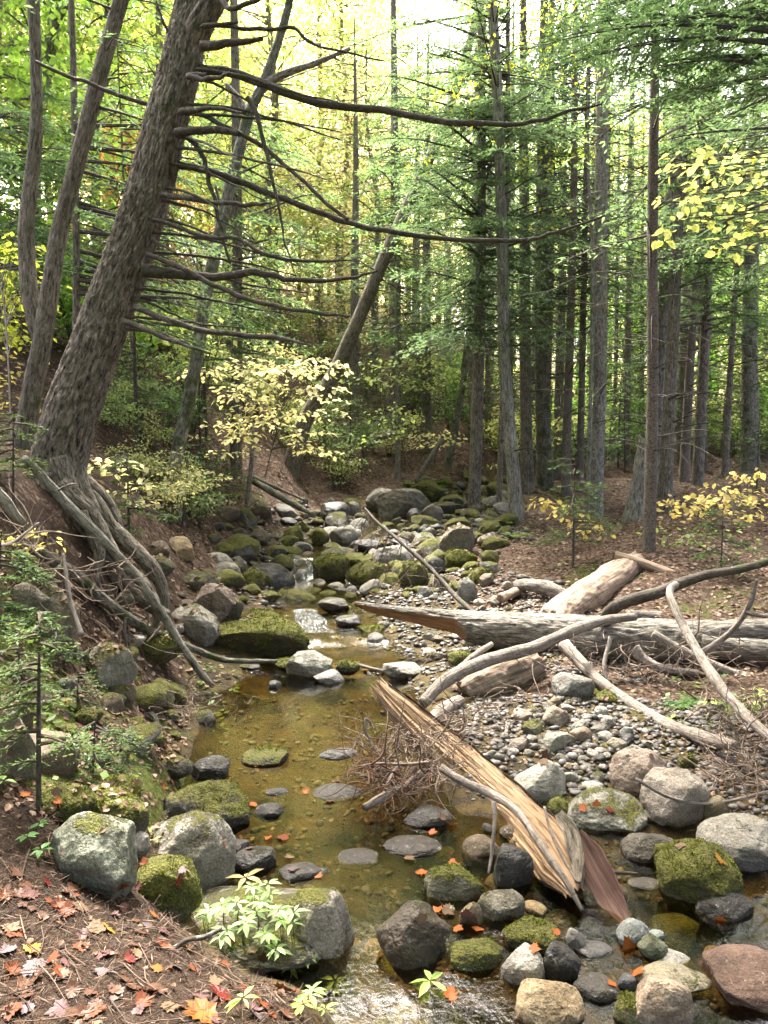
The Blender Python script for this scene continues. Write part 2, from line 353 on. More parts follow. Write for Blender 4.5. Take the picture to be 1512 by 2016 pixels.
# ------------------------------------------------------------------ terrain: heights measured in the photograph, smooth surface through them
# (u in the photograph, distance, height)
_cp = [(-200,1.2,.42),(300,1.0,.40),(0,1.87,.44),(300,1.95,.40),(560,1.9,.30),(650,2.0,.24),(-300,2.2,.62),(-700,2.0,.8),
 (150,2.6,.40),(320,2.4,.31),(330,2.8,.06),(470,2.15,.29),(480,2.5,.02),(640,2.4,.02),(735,2.3,-.20),(665,2.35,.16),(690,2.0,.16),(680,1.6,.22),(760,1.8,-.22),(900,2.2,-.2),(1100,2.3,-.16),(1400,2.4,-.16),(1700,2.2,-.1),(1000,1.3,-.2),(1600,1.2,-.1),
 (0,2.9,.62),(-300,3.4,1.1),(100,3.3,.52),(250,3.2,.30),(380,3.2,.0),(430,3.2,-.14),(-100,3.9,.98),
 (100,4.2,.62),(250,4.2,.36),(330,4.2,.04),(230,5.1,.46),(300,5.0,.10),(390,5.0,.0),(420,4.6,-.1),
 (560,3.4,-.28),(700,3.4,-.26),(520,4.2,-.28),(650,4.5,-.28),(520,5.2,-.24),(650,5.4,-.22),(560,6.2,-.18),(700,6.1,-.16),
 (850,3.3,-.16),(1000,3.2,-.15),(1200,3.0,-.17),(1400,3.2,-.14),(1600,3.4,.02),(1800,3.4,.2),
 (820,4.1,-.02),(860,4.7,.06),(800,5.2,.04),(950,4.2,.02),(1050,4.5,.08),(1150,4.7,.10),(1250,4.3,.05),(1400,4.0,.04),(1300,4.9,.10),(1400,4.9,.13),(1520,4.3,.2),(1600,4.6,.4),
 (900,5.6,.08),(1000,5.6,.14),(1150,5.7,.16),(1300,5.7,.12),(1512,5.6,.18),(1700,5.5,.3),(1250,6.35,.08),(1420,6.35,.10),(1580,6.35,.14),
 (820,6.4,.02),(900,6.8,.08),(1000,6.8,.16),(1100,7.3,.28),(1300,7.3,.40),(1512,7.3,.5),(1800,7,.7),
 (850,7.6,.12),(930,8.2,.22),(760,8.2,.14),(620,7.2,-.02),(620,8.2,.06),(560,7.0,.02),
 (360,5.8,.10),(430,6.0,-.02),(420,6.6,.08),(480,6.9,.12),(300,5.9,.42),(340,7.2,.5),(440,8,.36),(520,8.6,.22),(640,9.4,.06),(520,9.8,.24),(440,9.4,.5),
 (100,4.9,.92),(170,5.5,1.02),(60,5.2,1.25),(190,6.2,1.2),(120,6.05,1.72),(40,5.9,1.85),(0,5.0,1.72),(-150,5,1.9),(-300,7,2.6),(40,7.0,1.98),(150,7.4,1.85),(260,7.4,1.3),
 (330,8.6,1.05),(370,9.3,.9),(330,10,1.26),(250,9.5,1.75),(420,10.5,.6),(250,11,2.3),(100,11,3.0),(0,10,3.0),(-200,11,3.9),
 (640,11.4,.30),(560,11.4,.42),(470,11.4,.56),(700,11,.32),(800,10.6,.4),(900,10.3,.45),(1000,9.4,.46),(960,10.8,.55),
 (420,13,1.55),(460,12.7,.9),(500,14,1.3),(560,13.2,.72),(700,13.2,.62),(800,13.6,.66),(900,13,.68),(620,15.5,1.05),(760,15.6,.86),(860,15.6,.80),
 (600,17,1.3),(700,17,1.1),(560,17,2.3),(700,18.2,1.65),(480,16,2.3),(400,15,2.7),
 (860,17.4,1.0),(950,19,1.13),(985,22,1.5),(1010,25,1.9),(900,20,1.6),(830,19,1.45),(960,22,2.3),(800,24,2.6),(900,30,4.9),(850,34,6.4),(1000,30,3.6),(700,26,4.0),(560,24,5.),(600,34,8.),
 (300,15,3.5),(100,13,3.9),(0,15,5.0),(-300,15,5.8),(250,20,5.6),(400,22,5.2),(0,22,7.4),(-300,24,9.),(200,32,10.5),(450,34,9.6),
 (1020,10.6,.62),(1020,13.5,.84),(1100,9.8,.6),(1278,9,.74),(1150,12,.8),(1300,12,.95),(1512,9,.78),(1512,13,1.06),(1800,10,.9),(1800,14,1.3),
 (1040,17,1.16),(1072,17,1.18),(1020,20,1.3),(1180,14.5,.82),(1300,17,1.25),(1512,19,1.6),(1150,21,1.7),(1200,24,2.0),(1500,24,2.05),(1800,22,2.),(1900,30,2.8),
 (1100,30,2.9),(1300,30,2.8),(1500,32,3.0),(1100,40,4.6),(1400,42,4.2),(900,44,9.),(1700,44,4.6),(700,48,12),(300,48,15),(-200,46,16)]
_X = np.array([[(u-756)/FPX*d*1.0, d, z] for u, d, z in _cp])
def _tps(d2): return np.where(d2 > 1e-12, d2*np.log(np.maximum(d2, 1e-12))*.5, 0.)
def _ws(x, y):   # work in a stretched space so that near detail and far hills weigh alike
    r = np.hypot(x, y)+1e-9; k = np.log1p(r/3.)/r*3.; return np.stack([x*k*1.35, y*k], -1)
_S = _ws(_X[:, 0], _X[:, 1]); _N = len(_S)
_K = _tps(((_S[:, None]-_S[None])**2).sum(-1))+np.eye(_N)*.035
_Pm = np.c_[np.ones(_N), _S]
_A = np.block([[_K, _Pm], [_Pm.T, np.zeros((3, 3))]])
_w = np.linalg.solve(_A, np.r_[_X[:, 2], 0, 0, 0])
def ztps(x, y):
    q = _ws(x, y); o = np.empty(len(q))
    for i in range(0, len(q), 20000):
        s = q[i:i+20000]; o[i:i+20000] = _tps(((s[:, None]-_S[None])**2).sum(-1))@_w[:_N]+_w[_N]+s@_w[_N+1:]
    return o
# stream: centre line (x, y, half width) and water level
SC = np.array([(.42,1.0,.42),(.27,2.4,.30),(.02,2.85,.17),(-.36,3.6,.55),(-.44,4.5,.60),(-.50,5.6,.62),(-.45,6.4,.55),(-.66,7.3,.34),(-.80,8.3,.30),(-.90,9.4,.42),(-1.05,10.5,.48),(-1.1,11.2,.20),(-.95,12.2,.32),(-.3,13.4,.4),(.7,15.2,.4),(1.6,17,.4),(2.5,19,.45),(3.4,22,.5)])
_sy = np.linspace(1.0, 22, 300); _sx = np.interp(_sy, SC[:, 1], SC[:, 0]); _sh = np.interp(_sy, SC[:, 1], SC[:, 2])
def water_level(x, y):
    b = np.interp(y, [0, 2.4, 3.0, 6.4, 6.7, 7.2, 7.4, 8.2, 8.6, 10.85, 11.1, 13, 15.5, 19, 23], [-.03, -.03, -.03, -.015, .03, .05, .09, .13, .16, .17, .42, .56, .82, 1.12, 1.55])
    return b
def stream_d(x, y):
    o = np.empty(len(x))
    for i in range(0, len(x), 20000):
        a = x[i:i+20000, None]; b = y[i:i+20000, None]; o[i:i+20000] = (np.hypot(a-_sx, b-_sy)-_sh).min(1)
    return o
def zt(x, y, micro=True):
    x = np.atleast_1d(np.asarray(x, float)); y = np.atleast_1d(np.asarray(y, float))
    z = ztps(x, y); W = water_level(x, y); d = stream_d(x, y)
    w = 1-sstep(d, -.12, .28); w = w*((y > .8) & (y < 23))
    bed = W-np.interp(y, [2.4, 3, 6, 6.8, 9, 23], [.12, .26, .2, .07, .09, .06])
    z = z*(1-w)+np.minimum(z, bed)*w
    if micro:
        p = np.stack([x, y, 0*x], 1); r = np.hypot(x, y)
        z = z+.05*fbm(p*2.1, 3, 5)*np.clip(r/6, .35, 4)+.018*fbm(p*9, 3, 8)
    return z
def zt1(x, y): return float(zt([x], [y])[0])
def hit(u, v, d0=1.2, d1=55., water=True):
    """where the ray through a photograph pixel meets the ground (or water)"""
    def f(d):
        rx, rz = ray(u, v); x = rx*d; z = CAM_H+rz*d; g = zt(x, d)
        if water: g = np.where(stream_d(x, d) < .2, np.maximum(g, water_level(x, d)), g)
        return x, z-g, g
    d = np.concatenate([np.arange(d0, 12, .15), np.arange(12, d1, .4)]); x, e, g = f(d); k = np.nonzero(e <= 0)[0]
    k = k[0] if len(k) else len(d)-1
    d = np.linspace(d[max(k-1, 0)], d[k], 12); x, e, g = f(d); k = np.nonzero(e <= 0)[0]; k = k[0] if len(k) else 11
    return np.array([x[k], d[k], g[k]])
# ground mesh (fine near the camera, coarse far)
def _axis(segs):
    o = [segs[0][0]]
    for a, b, s in segs: o += list(np.linspace(a, b, max(2, int(round((b-a)/s))+1))[1:])
    return np.array(o)
gx = _axis([(-60, -20, 2.), (-20, -7, .35), (-7, -3.2, .09), (-3.2, 3.2, .04), (3.2, 7, .1), (7, 20, .4), (20, 60, 2.)])
gy = _axis([(-8, 1, .5), (1, 1.6, .1), (1.6, 7, .04), (7, 12, .06), (12, 22, .15), (22, 50, .6), (50, 90, 2.)])
GX, GY = np.meshgrid(gx, gy); fx, fy = GX.ravel(), GY.ravel()
gz = zt(fx, np.minimum(fy, 52))+np.maximum(fy-52, 0)*.22
far = sstep(np.abs(fx), 14, 34); gz = gz*(1-far)+far*np.minimum(gz, 16.)
nx, ny = len(gx), len(gy)
i = (np.arange(ny-1)[:, None]*nx+np.arange(nx-1)[None]).ravel()
mb = MB().add(np.stack([fx, fy, gz], 1), np.stack([i, i+1, i+nx+1, i+nx], 1))
ground = mb.build('ground', M['ground'], org=(0, 0, 0)); tag(ground, kind='structure')
sd = stream_d(fx, fy); Wl = water_level(fx, fy)
p3 = np.stack([fx, fy, fx*0], 1)
gra = np.clip(1-sstep(gz-Wl, .06, .30), 0, 1)*(1-sstep(sd, .9, 2.2)); gra = np.maximum(gra, (fx > .3)*(fx < 2.3)*(fy > 2)*(fy < 5.4)*(1-sstep(gz, .1, .25)))
lit = .65+.3*fbm(p3*.35, 2, 40); lit = np.where((fy < 3.3) & (fx < .2), .18, lit); lit = np.where(fx < -3.6, lit*.9, lit)
mos = .22+.45*fbm(p3*.8, 3, 50); mos = mos+.3*((fx < -1.0)*(fx > -2.6)*(fy > 2.9)*(fy < 5.4)); mos = np.where((fy < 2.9), mos*.35, mos)
mos = mos+.6*np.exp(-((fx-2.15)**2+(fy-4.95)**2)/.16)
for a in (gra, lit, mos): np.clip(a, 0, 1, out=a)
ca = ground.data.color_attributes.new('gm', 'FLOAT_COLOR', 'POINT')
ca.data.foreach_set('color', np.stack([lit, mos, gra, gra*0+1], 1).astype(np.float32).ravel())
# water: one sheet following the stream and a second over the shallow lower channel
def water_sheet(name, x0, x1, y0, y1, s, keep):
    ax = np.arange(x0, x1, s); ay = np.arange(y0, y1, s); X, Y = np.meshgrid(ax, ay); X, Y = X.ravel(), Y.ravel()
    Z = water_level(X, Y); n = len(ax); k = keep(X, Y, Z)
    q = (np.arange(len(ay)-1)[:, None]*n+np.arange(n-1)[None]).ravel(); Q = np.stack([q, q+1, q+n+1, q+n], 1); Q = Q[k[Q].all(1)]
    e = 1e-2; sl = np.abs(water_level(X, Y+e)-Z)/e*(Y > 6)
    riff = np.clip(sl*4+.9*((Y > 6.9) & (Y < 8.6))+.22*(Y < 2.9)*(X < .5)+.12*(X > .3)*(Y < 3.6), 0, 1)
    Z = Z+.022*riff*fbm(np.stack([X*9, Y*7, X*0], 1), 3, 77)
    used = np.unique(Q); mp = -np.ones(len(X), int); mp[used] = np.arange(len(used))
    m = MB().add(np.stack([X, Y, Z], 1)[used], mp[Q], None, None, (.12+.88*riff)[used])
    return tag(m.build(name, M['water'], org=(0, 0, 0)), kind='structure')
water_sheet('stream_water', -2.2, 4.2, 1.0, 22, .045, lambda X, Y, Z: ((stream_d(X, Y) < .42) | ((X > .1) & (X < 4.2) & (Y < 4.3))) & (zt(X, Y) < Z+.08))
# ------------------------------------------------------------------ trees
def pix(pts, dd):
    """photo pixels (u, v) with distances -> points; dd scalar or (start, end) or list"""
    n = len(pts); dd = np.atleast_1d(dd).astype(float)
    d = np.interp(np.linspace(0, 1, n), np.linspace(0, 1, len(dd)) if len(dd) > 1 else [0], dd)
    return np.array([P(u, v, k) for (u, v), k in zip(pts, d)])
def unit(*a): a = np.array(a, float); return a/np.linalg.norm(a)
def rsph(n):
    v = rng.normal(size=(n, 3)); return norm(v)
# ---- foliage
def hem_spray(acc, p0, p1, droop=.25, dens=1., tip=.13, twigs=None):
    """flat drooping bough of a hemlock from p0 to p1: needle blades gathered in acc, twigs as thin tubes"""
    L = np.linalg.norm(p1-p0); ax = (p1-p0)/max(L, 1e-6)
    side = np.cross(ax, [0, 0, 1.]); side = side/max(np.linalg.norm(side), 1e-3)
    m = max(5, int(L*dens*1.7/tip)); t = np.sort(rng.uniform(.12, 1, m))
    sg = np.where(np.arange(m) % 2, 1., -1.)
    o = p0+ax*L*t[:, None]; o[:, 2] -= droop*L*t**2*.6
    l = (.12+.42*L*(1-t)**.8*np.minimum(1, t*3.5))*rng.uniform(.6, 1.15, m); l = np.minimum(l, .75)
    dirs = norm(ax*rng.uniform(.45, .85, (m, 1))+side*sg[:, None]*rng.uniform(.6, 1, (m, 1))+np.array([0, 0, 1.])*rng.uniform(-.35, .12, (m, 1)))
    nb = np.maximum(3, (l/(.33*tip)*dens).astype(int)); idx = np.repeat(np.arange(m), nb)
    tt = rng.uniform(.08, 1, len(idx)); s2 = np.where(rng.random(len(idx)) < .5, 1., -1.)
    b = o[idx]+dirs[idx]*(l[idx]*tt)[:, None]; b[:, 2] -= .18*l[idx]*tt**2
    up = np.array([0, 0, 1.])+.35*rng.normal(size=(len(idx), 3))
    sd = np.cross(dirs[idx], up)
    D = norm(dirs[idx]*.8+norm(sd)*s2[:, None]*rng.uniform(.25, 1.1, (len(idx), 1))+.12*rng.normal(size=(len(idx), 3)))
    ln = tip*rng.uniform(.45, 1.15, len(idx))*(1.1-.5*tt)
    acc.append((b, D, ln, ln*rng.uniform(.20, .34, len(idx)), up, np.clip(rng.normal(.42, .2, len(idx))+.25*(tt-.5), 0, 1)))
    if twigs is not None:
        q = np.linspace(0, 1, 4)[:, None]; c = p0+ax*L*q; c[:, 2] -= droop*L*q[:, 0]**2*.6
        tube(twigs, c, [.009+.005*L, .006+.003*L, .006, .002], 5, 6, mi=1, cap=False)
        for k in range(0, m, 2):
            e = o[k]+dirs[k]*l[k]*.75; e[2] -= .18*l[k]*.5
            tube(twigs, [o[k], e], [.004, .0015], 3, 2, mi=1, cap=False)
def flush(mb, acc, mi=0):
    if not acc: return
    b, d, l, w, n, v = [np.concatenate([a[k] for a in acc]) for k in range(6)]
    blades(mb, b, d, l, w, n, mi, v)
def conifer_crown(C, z0, z1, Lmax, count, dens=1., tip=.14, az=None, azw=math.pi, droop=.3, fill=.0):
    """boughs round the trunk line C between heights z0 and z1"""
    mb = MB(); acc = []
    zt_ = C[-1, 2]
    for k in range(count):
        z = z0+(z1-z0)*((k+rng.random())/count)
        p = np.array([np.interp(z, C[:, 2], C[:, 0]), np.interp(z, C[:, 2], C[:, 1]), z])
        a = rng.uniform(-math.pi, math.pi) if az is None else az+rng.uniform(-azw, azw)
        f = (z-z0)/max(z1-z0, .1); L = Lmax*(1-.55*f)*rng.uniform(.5, 1.05)
        e = p+L*np.array([math.cos(a), math.sin(a), rng.uniform(-.22, .16)])
        hem_spray(acc, p, e, droop, dens, tip, mb)
    flush(mb, acc); return mb
def leaf_clump(acc, c, rad, n, size, flat=.35, up=.8):
    q = rng.normal(size=(n, 3))*np.array([rad, rad, rad*flat])*.6
    N = np.array([0, 0, up])+rng.normal(size=(n, 3))*.45
    D = norm(q*np.array([1, 1, .2])/max(rad, .01)+rng.normal(size=(n, 3))*.7+np.array([0, 0, -.35]))
    l = size*rng.uniform(.6, 1.2, n)
    acc.append((c+q, D, l, l*rng.uniform(.5, .75, n), N, np.clip(rng.normal(.5, .24, n), 0, 1)))
def broad_tree(h, r, n, size, crown_from=.3, seed=0, lean=0., r0=.12):
    """trunk MB and crown MB of a leafy forest tree standing at the origin"""
    tk = MB(); top = np.array([lean*h, rng.normal()*.03*h, h])
    pts = [np.array([0, 0, -.3])]+[np.array([lean*h*t**1.3, 0, h*t])+rng.normal(size=3)*np.array([.12, .12, 0])*(t > 0) for t in (.25, .5, .75, 1)]
    tube(tk, pts, np.array([1.15, 1, .75, .45, .12])*r0, 9, 26, .18, seed)
    acc = []; nc = max(14, n//55)
    for k in range(nc):
        t = crown_from+(1-crown_from)*((k+rng.random())/nc); a = rng.uniform(0, 2*math.pi)
        p = catmull(pts, 60)[int(t*.97*55)+2]; env = r*(.45+.75*math.sin(math.pi*min(1, (t-crown_from)/(1-crown_from)*.85+.12)))
        L = env*rng.uniform(.35, 1.1); e = p+np.array([math.cos(a)*L, math.sin(a)*L, rng.uniform(-.05, .4)*L])
        if k % 2 == 0: tube(tk, [p, (p+e)/2+np.array([0, 0, .05*L]), e], [.02+.012*r0/.12, .015, .004], 4, 5, cap=False)
        leaf_clump(acc, e, rng.uniform(.4, .85)*r*.42, 55, size, rng.uniform(.22, .6))
    cr = MB(); flush(cr, acc); return tk, cr
# ---- the big leaning hemlock on the left bank
DB = 6.1
tp = [(75,1010),(108,930),(146,800),(182,700),(217,600),(253,503),(290,390),(325,250),(345,175),(362,100),(372,20),(380,-80),(410,-300),(450,-600),(480,-900)]
tw = [150,116,110,104,99,94,91,87,84,80,62,56,50,40,24]
hem = empty('leaning_hemlock', P(98, 960, DB), 'thick leaning hemlock with furrowed bark and many bare dead branches on the left bank', 'tree')
mb = MB(); tpp = pix(tp, (6.1, 6.1, 6.15, 6.3, 6.6))
Ct, Cr = tube(mb, tpp, [w/2*DB/FPX*.9 for w in tw], 150, 620, .05, 3, .017, (52, 9), mi=0)
hem_trunk = mb.build('trunk', M['hemlock'], hem)
mb = MB()   # right fork near the top
tube(mb, pix([(360,140),(378,85),(405,30),(435,-18),(500,-110),(600,-260)], (6.28, 6.1, 5.9)), np.array([22,25,23,19,14,8])*DB/FPX, 48, 90, .05, 4, .012, (40, 8)); mb.build('fork', M['hemlock'], hem)
# flaring buttress and exposed roots down the washed-out bank
roots = [([(110,905),(135,980),(165,1040),(215,1110),(262,1165),(330,1215)], (6.0,5.9), [50,44,36,30,24,16]), ([(135,900),(170,990),(240,1060),(300,1120),(322,1170),(328,1240)], (6.1,6.0), [40,30,24,20,14,8]),
 ([(90,930),(70,1010),(95,1070),(150,1130),(210,1180)], (5.9,5.6), [34,22,17,13,8]), ([(120,960),(180,1010),(225,1090),(285,1150),(310,1200),(300,1250)], (5.9,5.7), [30,19,15,14,12,8]),
 ([(160,1010),(195,1085),(188,1140),(200,1190),(180,1245)], (5.8,5.5), [20,15,12,9,6]), ([(150,930),(210,985),(236,1040),(240,1075)], (6.2,6.1), [22,14,11,7])]
for k, (p, d, w) in enumerate(roots):
    mb = MB(); tube(mb, pix(p, d), np.array(w)*5.9/FPX*.72, 20, 60, .22, 20+k, .008, (30, 8)); mb.build('root', M['hemlock'], hem)
BR = [  # pixels, distances, half widths (px), twigs that hang from it
 ([(392,134),(450,142),(520,165),(620,200),(750,217),(860,237),(980,246),(1050,240),(1110,222),(1185,205)], (6.2,5.6), [11,12,11,10,8.5,7.5,6,5,4,2], [([(780,228),(803,300),(815,370),(826,402)], [6,5,4,3]), ([(856,238),(853,320),(832,385),(815,420),(790,440)], [7,6,5,4,2]), ([(1050,242),(1053,318),(1000,362),(940,385)], [3,2.5,2,1]), ([(803,300),(790,360),(800,410)], [3,2,1])]),
 ([(372,150),(400,156),(430,153),(448,146)], (5.95,5.7), [8,6,5,3], []),
 ([(378,148),(408,147)], (6,5.9), [7,5], []),
 ([(400,52),(440,48),(466,44)], (6,5.9), [6,5,3], []),
 ([(438,0),(455,18),(500,2),(540,-15)], (5.9,5.6), [7,6,5,4], []),
 ([(425,48),(470,55),(530,58),(578,55),(610,82),(660,98),(757,120)], (6.1,5.7), [5,5,4.5,4,3.5,3,1.5], [([(600,72),(635,120),(652,172)], [3,2,1]), ([(475,58),(480,95),(485,125)], [2.5,2,1])]),
 ([(400,92),(430,88),(470,83),(512,77)], (6,5.8), [12,10,8,5], []),
 ([(355,220),(395,216),(430,214),(478,223)], (5.95,5.7), [9,6,5,3], []),
 ([(388,222),(440,246),(520,290),(560,325),(600,358),(640,398),(684,432)], (6.1,5.7), [6,6,5.5,5,5,5,4], [([(588,350),(598,400),(585,450),(560,485)], [3,2.5,2,1])]),
 ([(350,262),(400,256),(440,258),(468,263)], (5.95,5.75), [12,9,9,6], []),
 ([(358,266),(385,285),(402,315),(412,360),(425,410),(440,470),(453,518)], (6.0,5.9), [7,7,6,5.5,5,4,2.5], [([(402,315),(413,370),(414,420),(410,455)], [5,3.5,3,1]), ([(430,480),(400,500),(365,512)], [3,2,1])]),
 ([(340,322),(400,334),(460,353),(540,384),(620,415),(690,440),(800,462),(930,472),(1040,470),(1100,455),(1190,425)], (6.15,5.5), [10,9,8.5,8,7.5,7,6.5,5.5,5,4,2], [([(655,432),(680,490),(715,560),(760,640)], [5.5,4.5,4,2]), ([(715,452),(760,485),(800,520),(870,548),(960,566),(1010,605),(1062,632)], [7,6,5,4.5,4,3,1.5]), ([(945,473),(965,510),(1005,565),(1050,610)], [2.5,2,1.5,1]), ([(1045,468),(1060,440),(1030,405)], [2.5,2,1])]),
 ([(487,192),(505,225),(520,285),(540,370),(553,430),(562,480),(583,545)], (5.85,5.75), [6,6,5,4,3,2,1], []),
 ([(318,382),(370,391),(440,401),(500,403),(532,400)], (6.0,5.6), [8,6.5,5.5,5,2], []),
 ([(300,432),(360,450),(410,468),(465,468),(505,492),(560,510),(640,514),(702,514)], (6.0,5.4), [6,5.5,5,5.5,4,4,3,1.5], [([(465,468),(470,455)], [3,1])]),
 ([(300,470),(345,497)], (6.0,5.8), [5,2], []),
 ([(290,500),(350,525),(440,570),(500,592),(560,606),(620,615),(686,624)], (5.95,5.3), [6,6.5,6.5,5.5,5,4.5,3], [([(420,562),(440,580)], [3,1])]),
 ([(285,533),(330,538),(385,542),(430,546),(500,536),(560,548),(640,553),(700,545),(742,534)], (6.0,5.6), [17,14,11,10,9,7,5,4,2], [([(545,552),(590,590),(640,622),(690,632),(750,652),(860,666),(965,660)], [6,5,5,5,5,4,1.5]), ([(505,535),(522,526)], [4,2]), ([(400,548),(480,565),(560,575),(600,590)], [7,6,4,2])]),
 ([(265,605),(320,626),(400,650),(480,660),(540,664),(580,672),(615,682)], (5.95,5.4), [8,7.5,7,6.5,6,4,2], [([(480,580),(492,610),(490,648)], [3.5,3.5,2]), ([(545,660),(585,668)], [4,1])]),
 ([(245,633),(290,650),(350,675),(412,696)], (5.9,5.5), [8,6,5,2.5], []),
 ([(295,206),(240,190),(180,165),(130,148),(72,122)], (6.3,6.4), [6,5.5,5.5,5,4.5], [([(133,150),(120,195),(100,235),(88,280)], [4.5,4,3.5,1.5]), ([(74,124),(30,165),(-10,205)], [4,3.5,2]), ([(8,195),(9,250)], [2,1])]),
 ([(336,82),(322,45),(308,4)], (6.2,6.1), [4.5,3.5,2], []), ([(312,160),(288,120)], (6.2,6.2), [3,1.2], []),
]
tb = np.random.default_rng(5)
for k in range(17):   # thinner bare limbs between the long ones
    v = 130+k*33+tb.uniform(-10, 10); u = np.interp(v, [100, 250, 500, 600, 700], [398, 360, 292, 258, 225]); L = tb.uniform(110, 330); dr = tb.uniform(.05, .42); d1 = tb.uniform(5.2, 6.4)
    BR.append(([(u, v), (u+L*.3, v+L*.3*dr*.6), (u+L*.65, v+L*.65*dr), (u+L, v+L*dr*1.1+tb.uniform(-8, 14))], (6.05, d1), [4.2, 3.4, 2.6, 1.2], [([(u+L*.45, v+L*.42*dr), (u+L*.6, v+L*.42*dr+tb.uniform(10, 40)), (u+L*.7, v+L*.42*dr+tb.uniform(30, 80))], [2.4, 1.8, .8])]))
for k, (p, d, w, subs) in enumerate(BR):
    pp = pix(p, d); mb = MB()
    pj = catmull(pp, len(pp)*3-2); pj[1:-1] += tb.normal(size=(len(pj)-2, 3))*.0035
    tube(mb, pj, np.interp(np.linspace(0, 1, len(pj)), np.linspace(0, 1, len(w)), w)*.76*5.9/FPX, 11, len(p)*12, .14, 60+k, .003, (60, 14), jag=.06 if len(p) < 5 else .02)
    # short broken twigs
    Cc = catmull(pp, 60)
    b = mb.build('branch', M['twig'], hem)
    for sp, sw in subs:
        # a side branch keeps the distance of the branch at its root
        u0 = np.array(sp[0]); j = np.argmin(np.abs(np.array([q[0] for q in p])-u0[0]))
        d0 = np.interp(u0[0], *zip(*sorted(zip([q[0] for q in p], pp[:, 1])))) if len(set(q[0] for q in p)) > 2 else pp[j, 1]
        ms = MB(); q = pix(sp, (d0, d0-.25)); q[1:] += tb.normal(size=(len(q)-1, 3))*.008
        tube(ms, q, np.array(sw)*.9*5.8/FPX, 7, len(sp)*6, .25, 90+k)
        ms.build('twig', M['twig'], b)
    if len(p) > 5 or len(subs) == 1:
        ms = MB()
        for _ in range(int(8+len(p)*2.6)):
            f = 1-.75*tb.random()**1.4; q0 = Cc[int(f*59)]; L = tb.uniform(.12, .65)
            dr = unit(tb.normal()*.6+.3, tb.normal()*.8, -.25+tb.normal()*.6)
            q1 = q0+dr*L*.5+tb.normal(size=3)*.03; q2 = q0+dr*L+np.array([0, 0, -.12*L])+tb.normal(size=3)*.05
            tube(ms, [q0, q1, q2], [.006, .0042, .0016], 4, 5, cap=False)
            if L > .3:
                q3 = q1+unit(*tb.normal(size=3))*L*.45; tube(ms, [q1, q3], [.0035, .0014], 3, 3, cap=False)
        ms.build('fine_twigs', M['twig'], b)['kind'] = 'stuff'
# ---- trunks measured in the photograph: pixels bottom to top, widths, distance, bark, label
def trunk_tree(name, pts, wd, d, bark, label, cat='tree', ext=None, group=None, seg=18, wob=.06, ridge=.006, rs=(40, 8)):
    pp = pix(pts, d); dm = pp[:, 1].mean(); base = pp[0].copy()
    g = zt1(base[0], base[1]); pp[0, 2] = min(pp[0, 2], g-.12)
    r = np.interp(np.linspace(0, 1, len(pp)), np.linspace(0, 1, len(np.atleast_1d(wd))), np.atleast_1d(wd))/2*dm/FPX*.88
    pp[0] = pp[0]-unit(*(pp[1]-pp[0]))*.35
    if ext:
        dr = unit(*(pp[-1]-pp[-2])); up = unit(*(dr*.6+np.array([0, 0, .6])))
        pp = np.vstack([pp, pp[-1]+up*ext*.5, pp[-1]+up*ext]); r = np.r_[r, r[-1]*.7, r[-1]*.25]
    o = empty(name, (base[0], base[1], g), label, cat, group)
    mb = MB(); flare = pp[:1].copy()
    pp2 = np.vstack([pp[:1], pp[:1]*.93+pp[1:2]*.07+np.array([0, 0, .02]), pp[1:]]); r2 = np.r_[r[0]*1.5, r[0]*1.08, r[1:]]
    C, _ = tube(mb, pp2, r2, seg, max(40, int(np.linalg.norm(pp[-1]-pp[0])*16)), wob, int(pts[0][0]), ridge, rs)
    mb.build('trunk', M[bark], o)
    return o, C
def dead_limbs(o, C, n, z0, z1, L=(.5, 1.6), r=.008, seed=0, az=None):
    t = np.random.default_rng(seed)
    for k in range(n):
        z = t.uniform(z0, z1); p = np.array([np.interp(z, C[:, 2], C[:, 0]), np.interp(z, C[:, 2], C[:, 1]), z])
        a = t.uniform(0, 2*math.pi) if az is None else az+t.normal()*.7; l = t.uniform(*L); r_ = r
        h = np.array([math.cos(a), math.sin(a), 0]); e = [p, p+h*l*.5+[0, 0, .06*l], p+h*l+[0, 0, -.16*l*t.uniform(.2, 2)]]
        e[1] = e[1]+t.normal(size=3)*.03; mb = MB(); tube(mb, e, [r*t.uniform(.7, 1.5), r*.6, .002], 5, 8, .2, k, cap=False)
        Cb = catmull(e, 12)
        for j in range(t.integers(2, 7)):
            q = Cb[t.integers(3, 11)]; tube(mb, [q, q+np.array([h[0]*.5+t.normal()*.5, h[1]*.5+t.normal()*.5, t.normal()*.3-.1])*l*.35], [.003, .001], 3, 3, cap=False)
        mb.build('dead_branch', M['twig'], o)
def crown(o, mb, mat='needles', color=(1, 1, 1, 1), name='crown'):
    c = mb.build(name, [M[mat], M['twig']], o, smooth=False); c.color = color; return c
# left pair
o, C = trunk_tree('slender_tree', [(42,905),(58,800),(80,690),(100,560),(118,450),(152,320),(185,190),(212,90),(238,0),(262,-100)], (46,44,42,38,36,34,33,32,31,28), 7.2, 'darkbark', 'slender dark trunk rising beside the thick leaning hemlock and curving right', ext=3)
mb = MB(); tube(mb, pix([(86,700),(70,630),(56,560),(52,450),(64,330),(72,230),(70,110),(66,0),(60,-120)], (7.25, 7.5)), np.array([26,34,32,30,26,22,20,24,20])/2*7.3/FPX, 14, 70, .08, 5, .005, (40, 8)); mb.build('second_stem', M['darkbark'], o)
crown(o, conifer_crown(C, 5.2, 7.5, 1.6, 10, .8, .10))
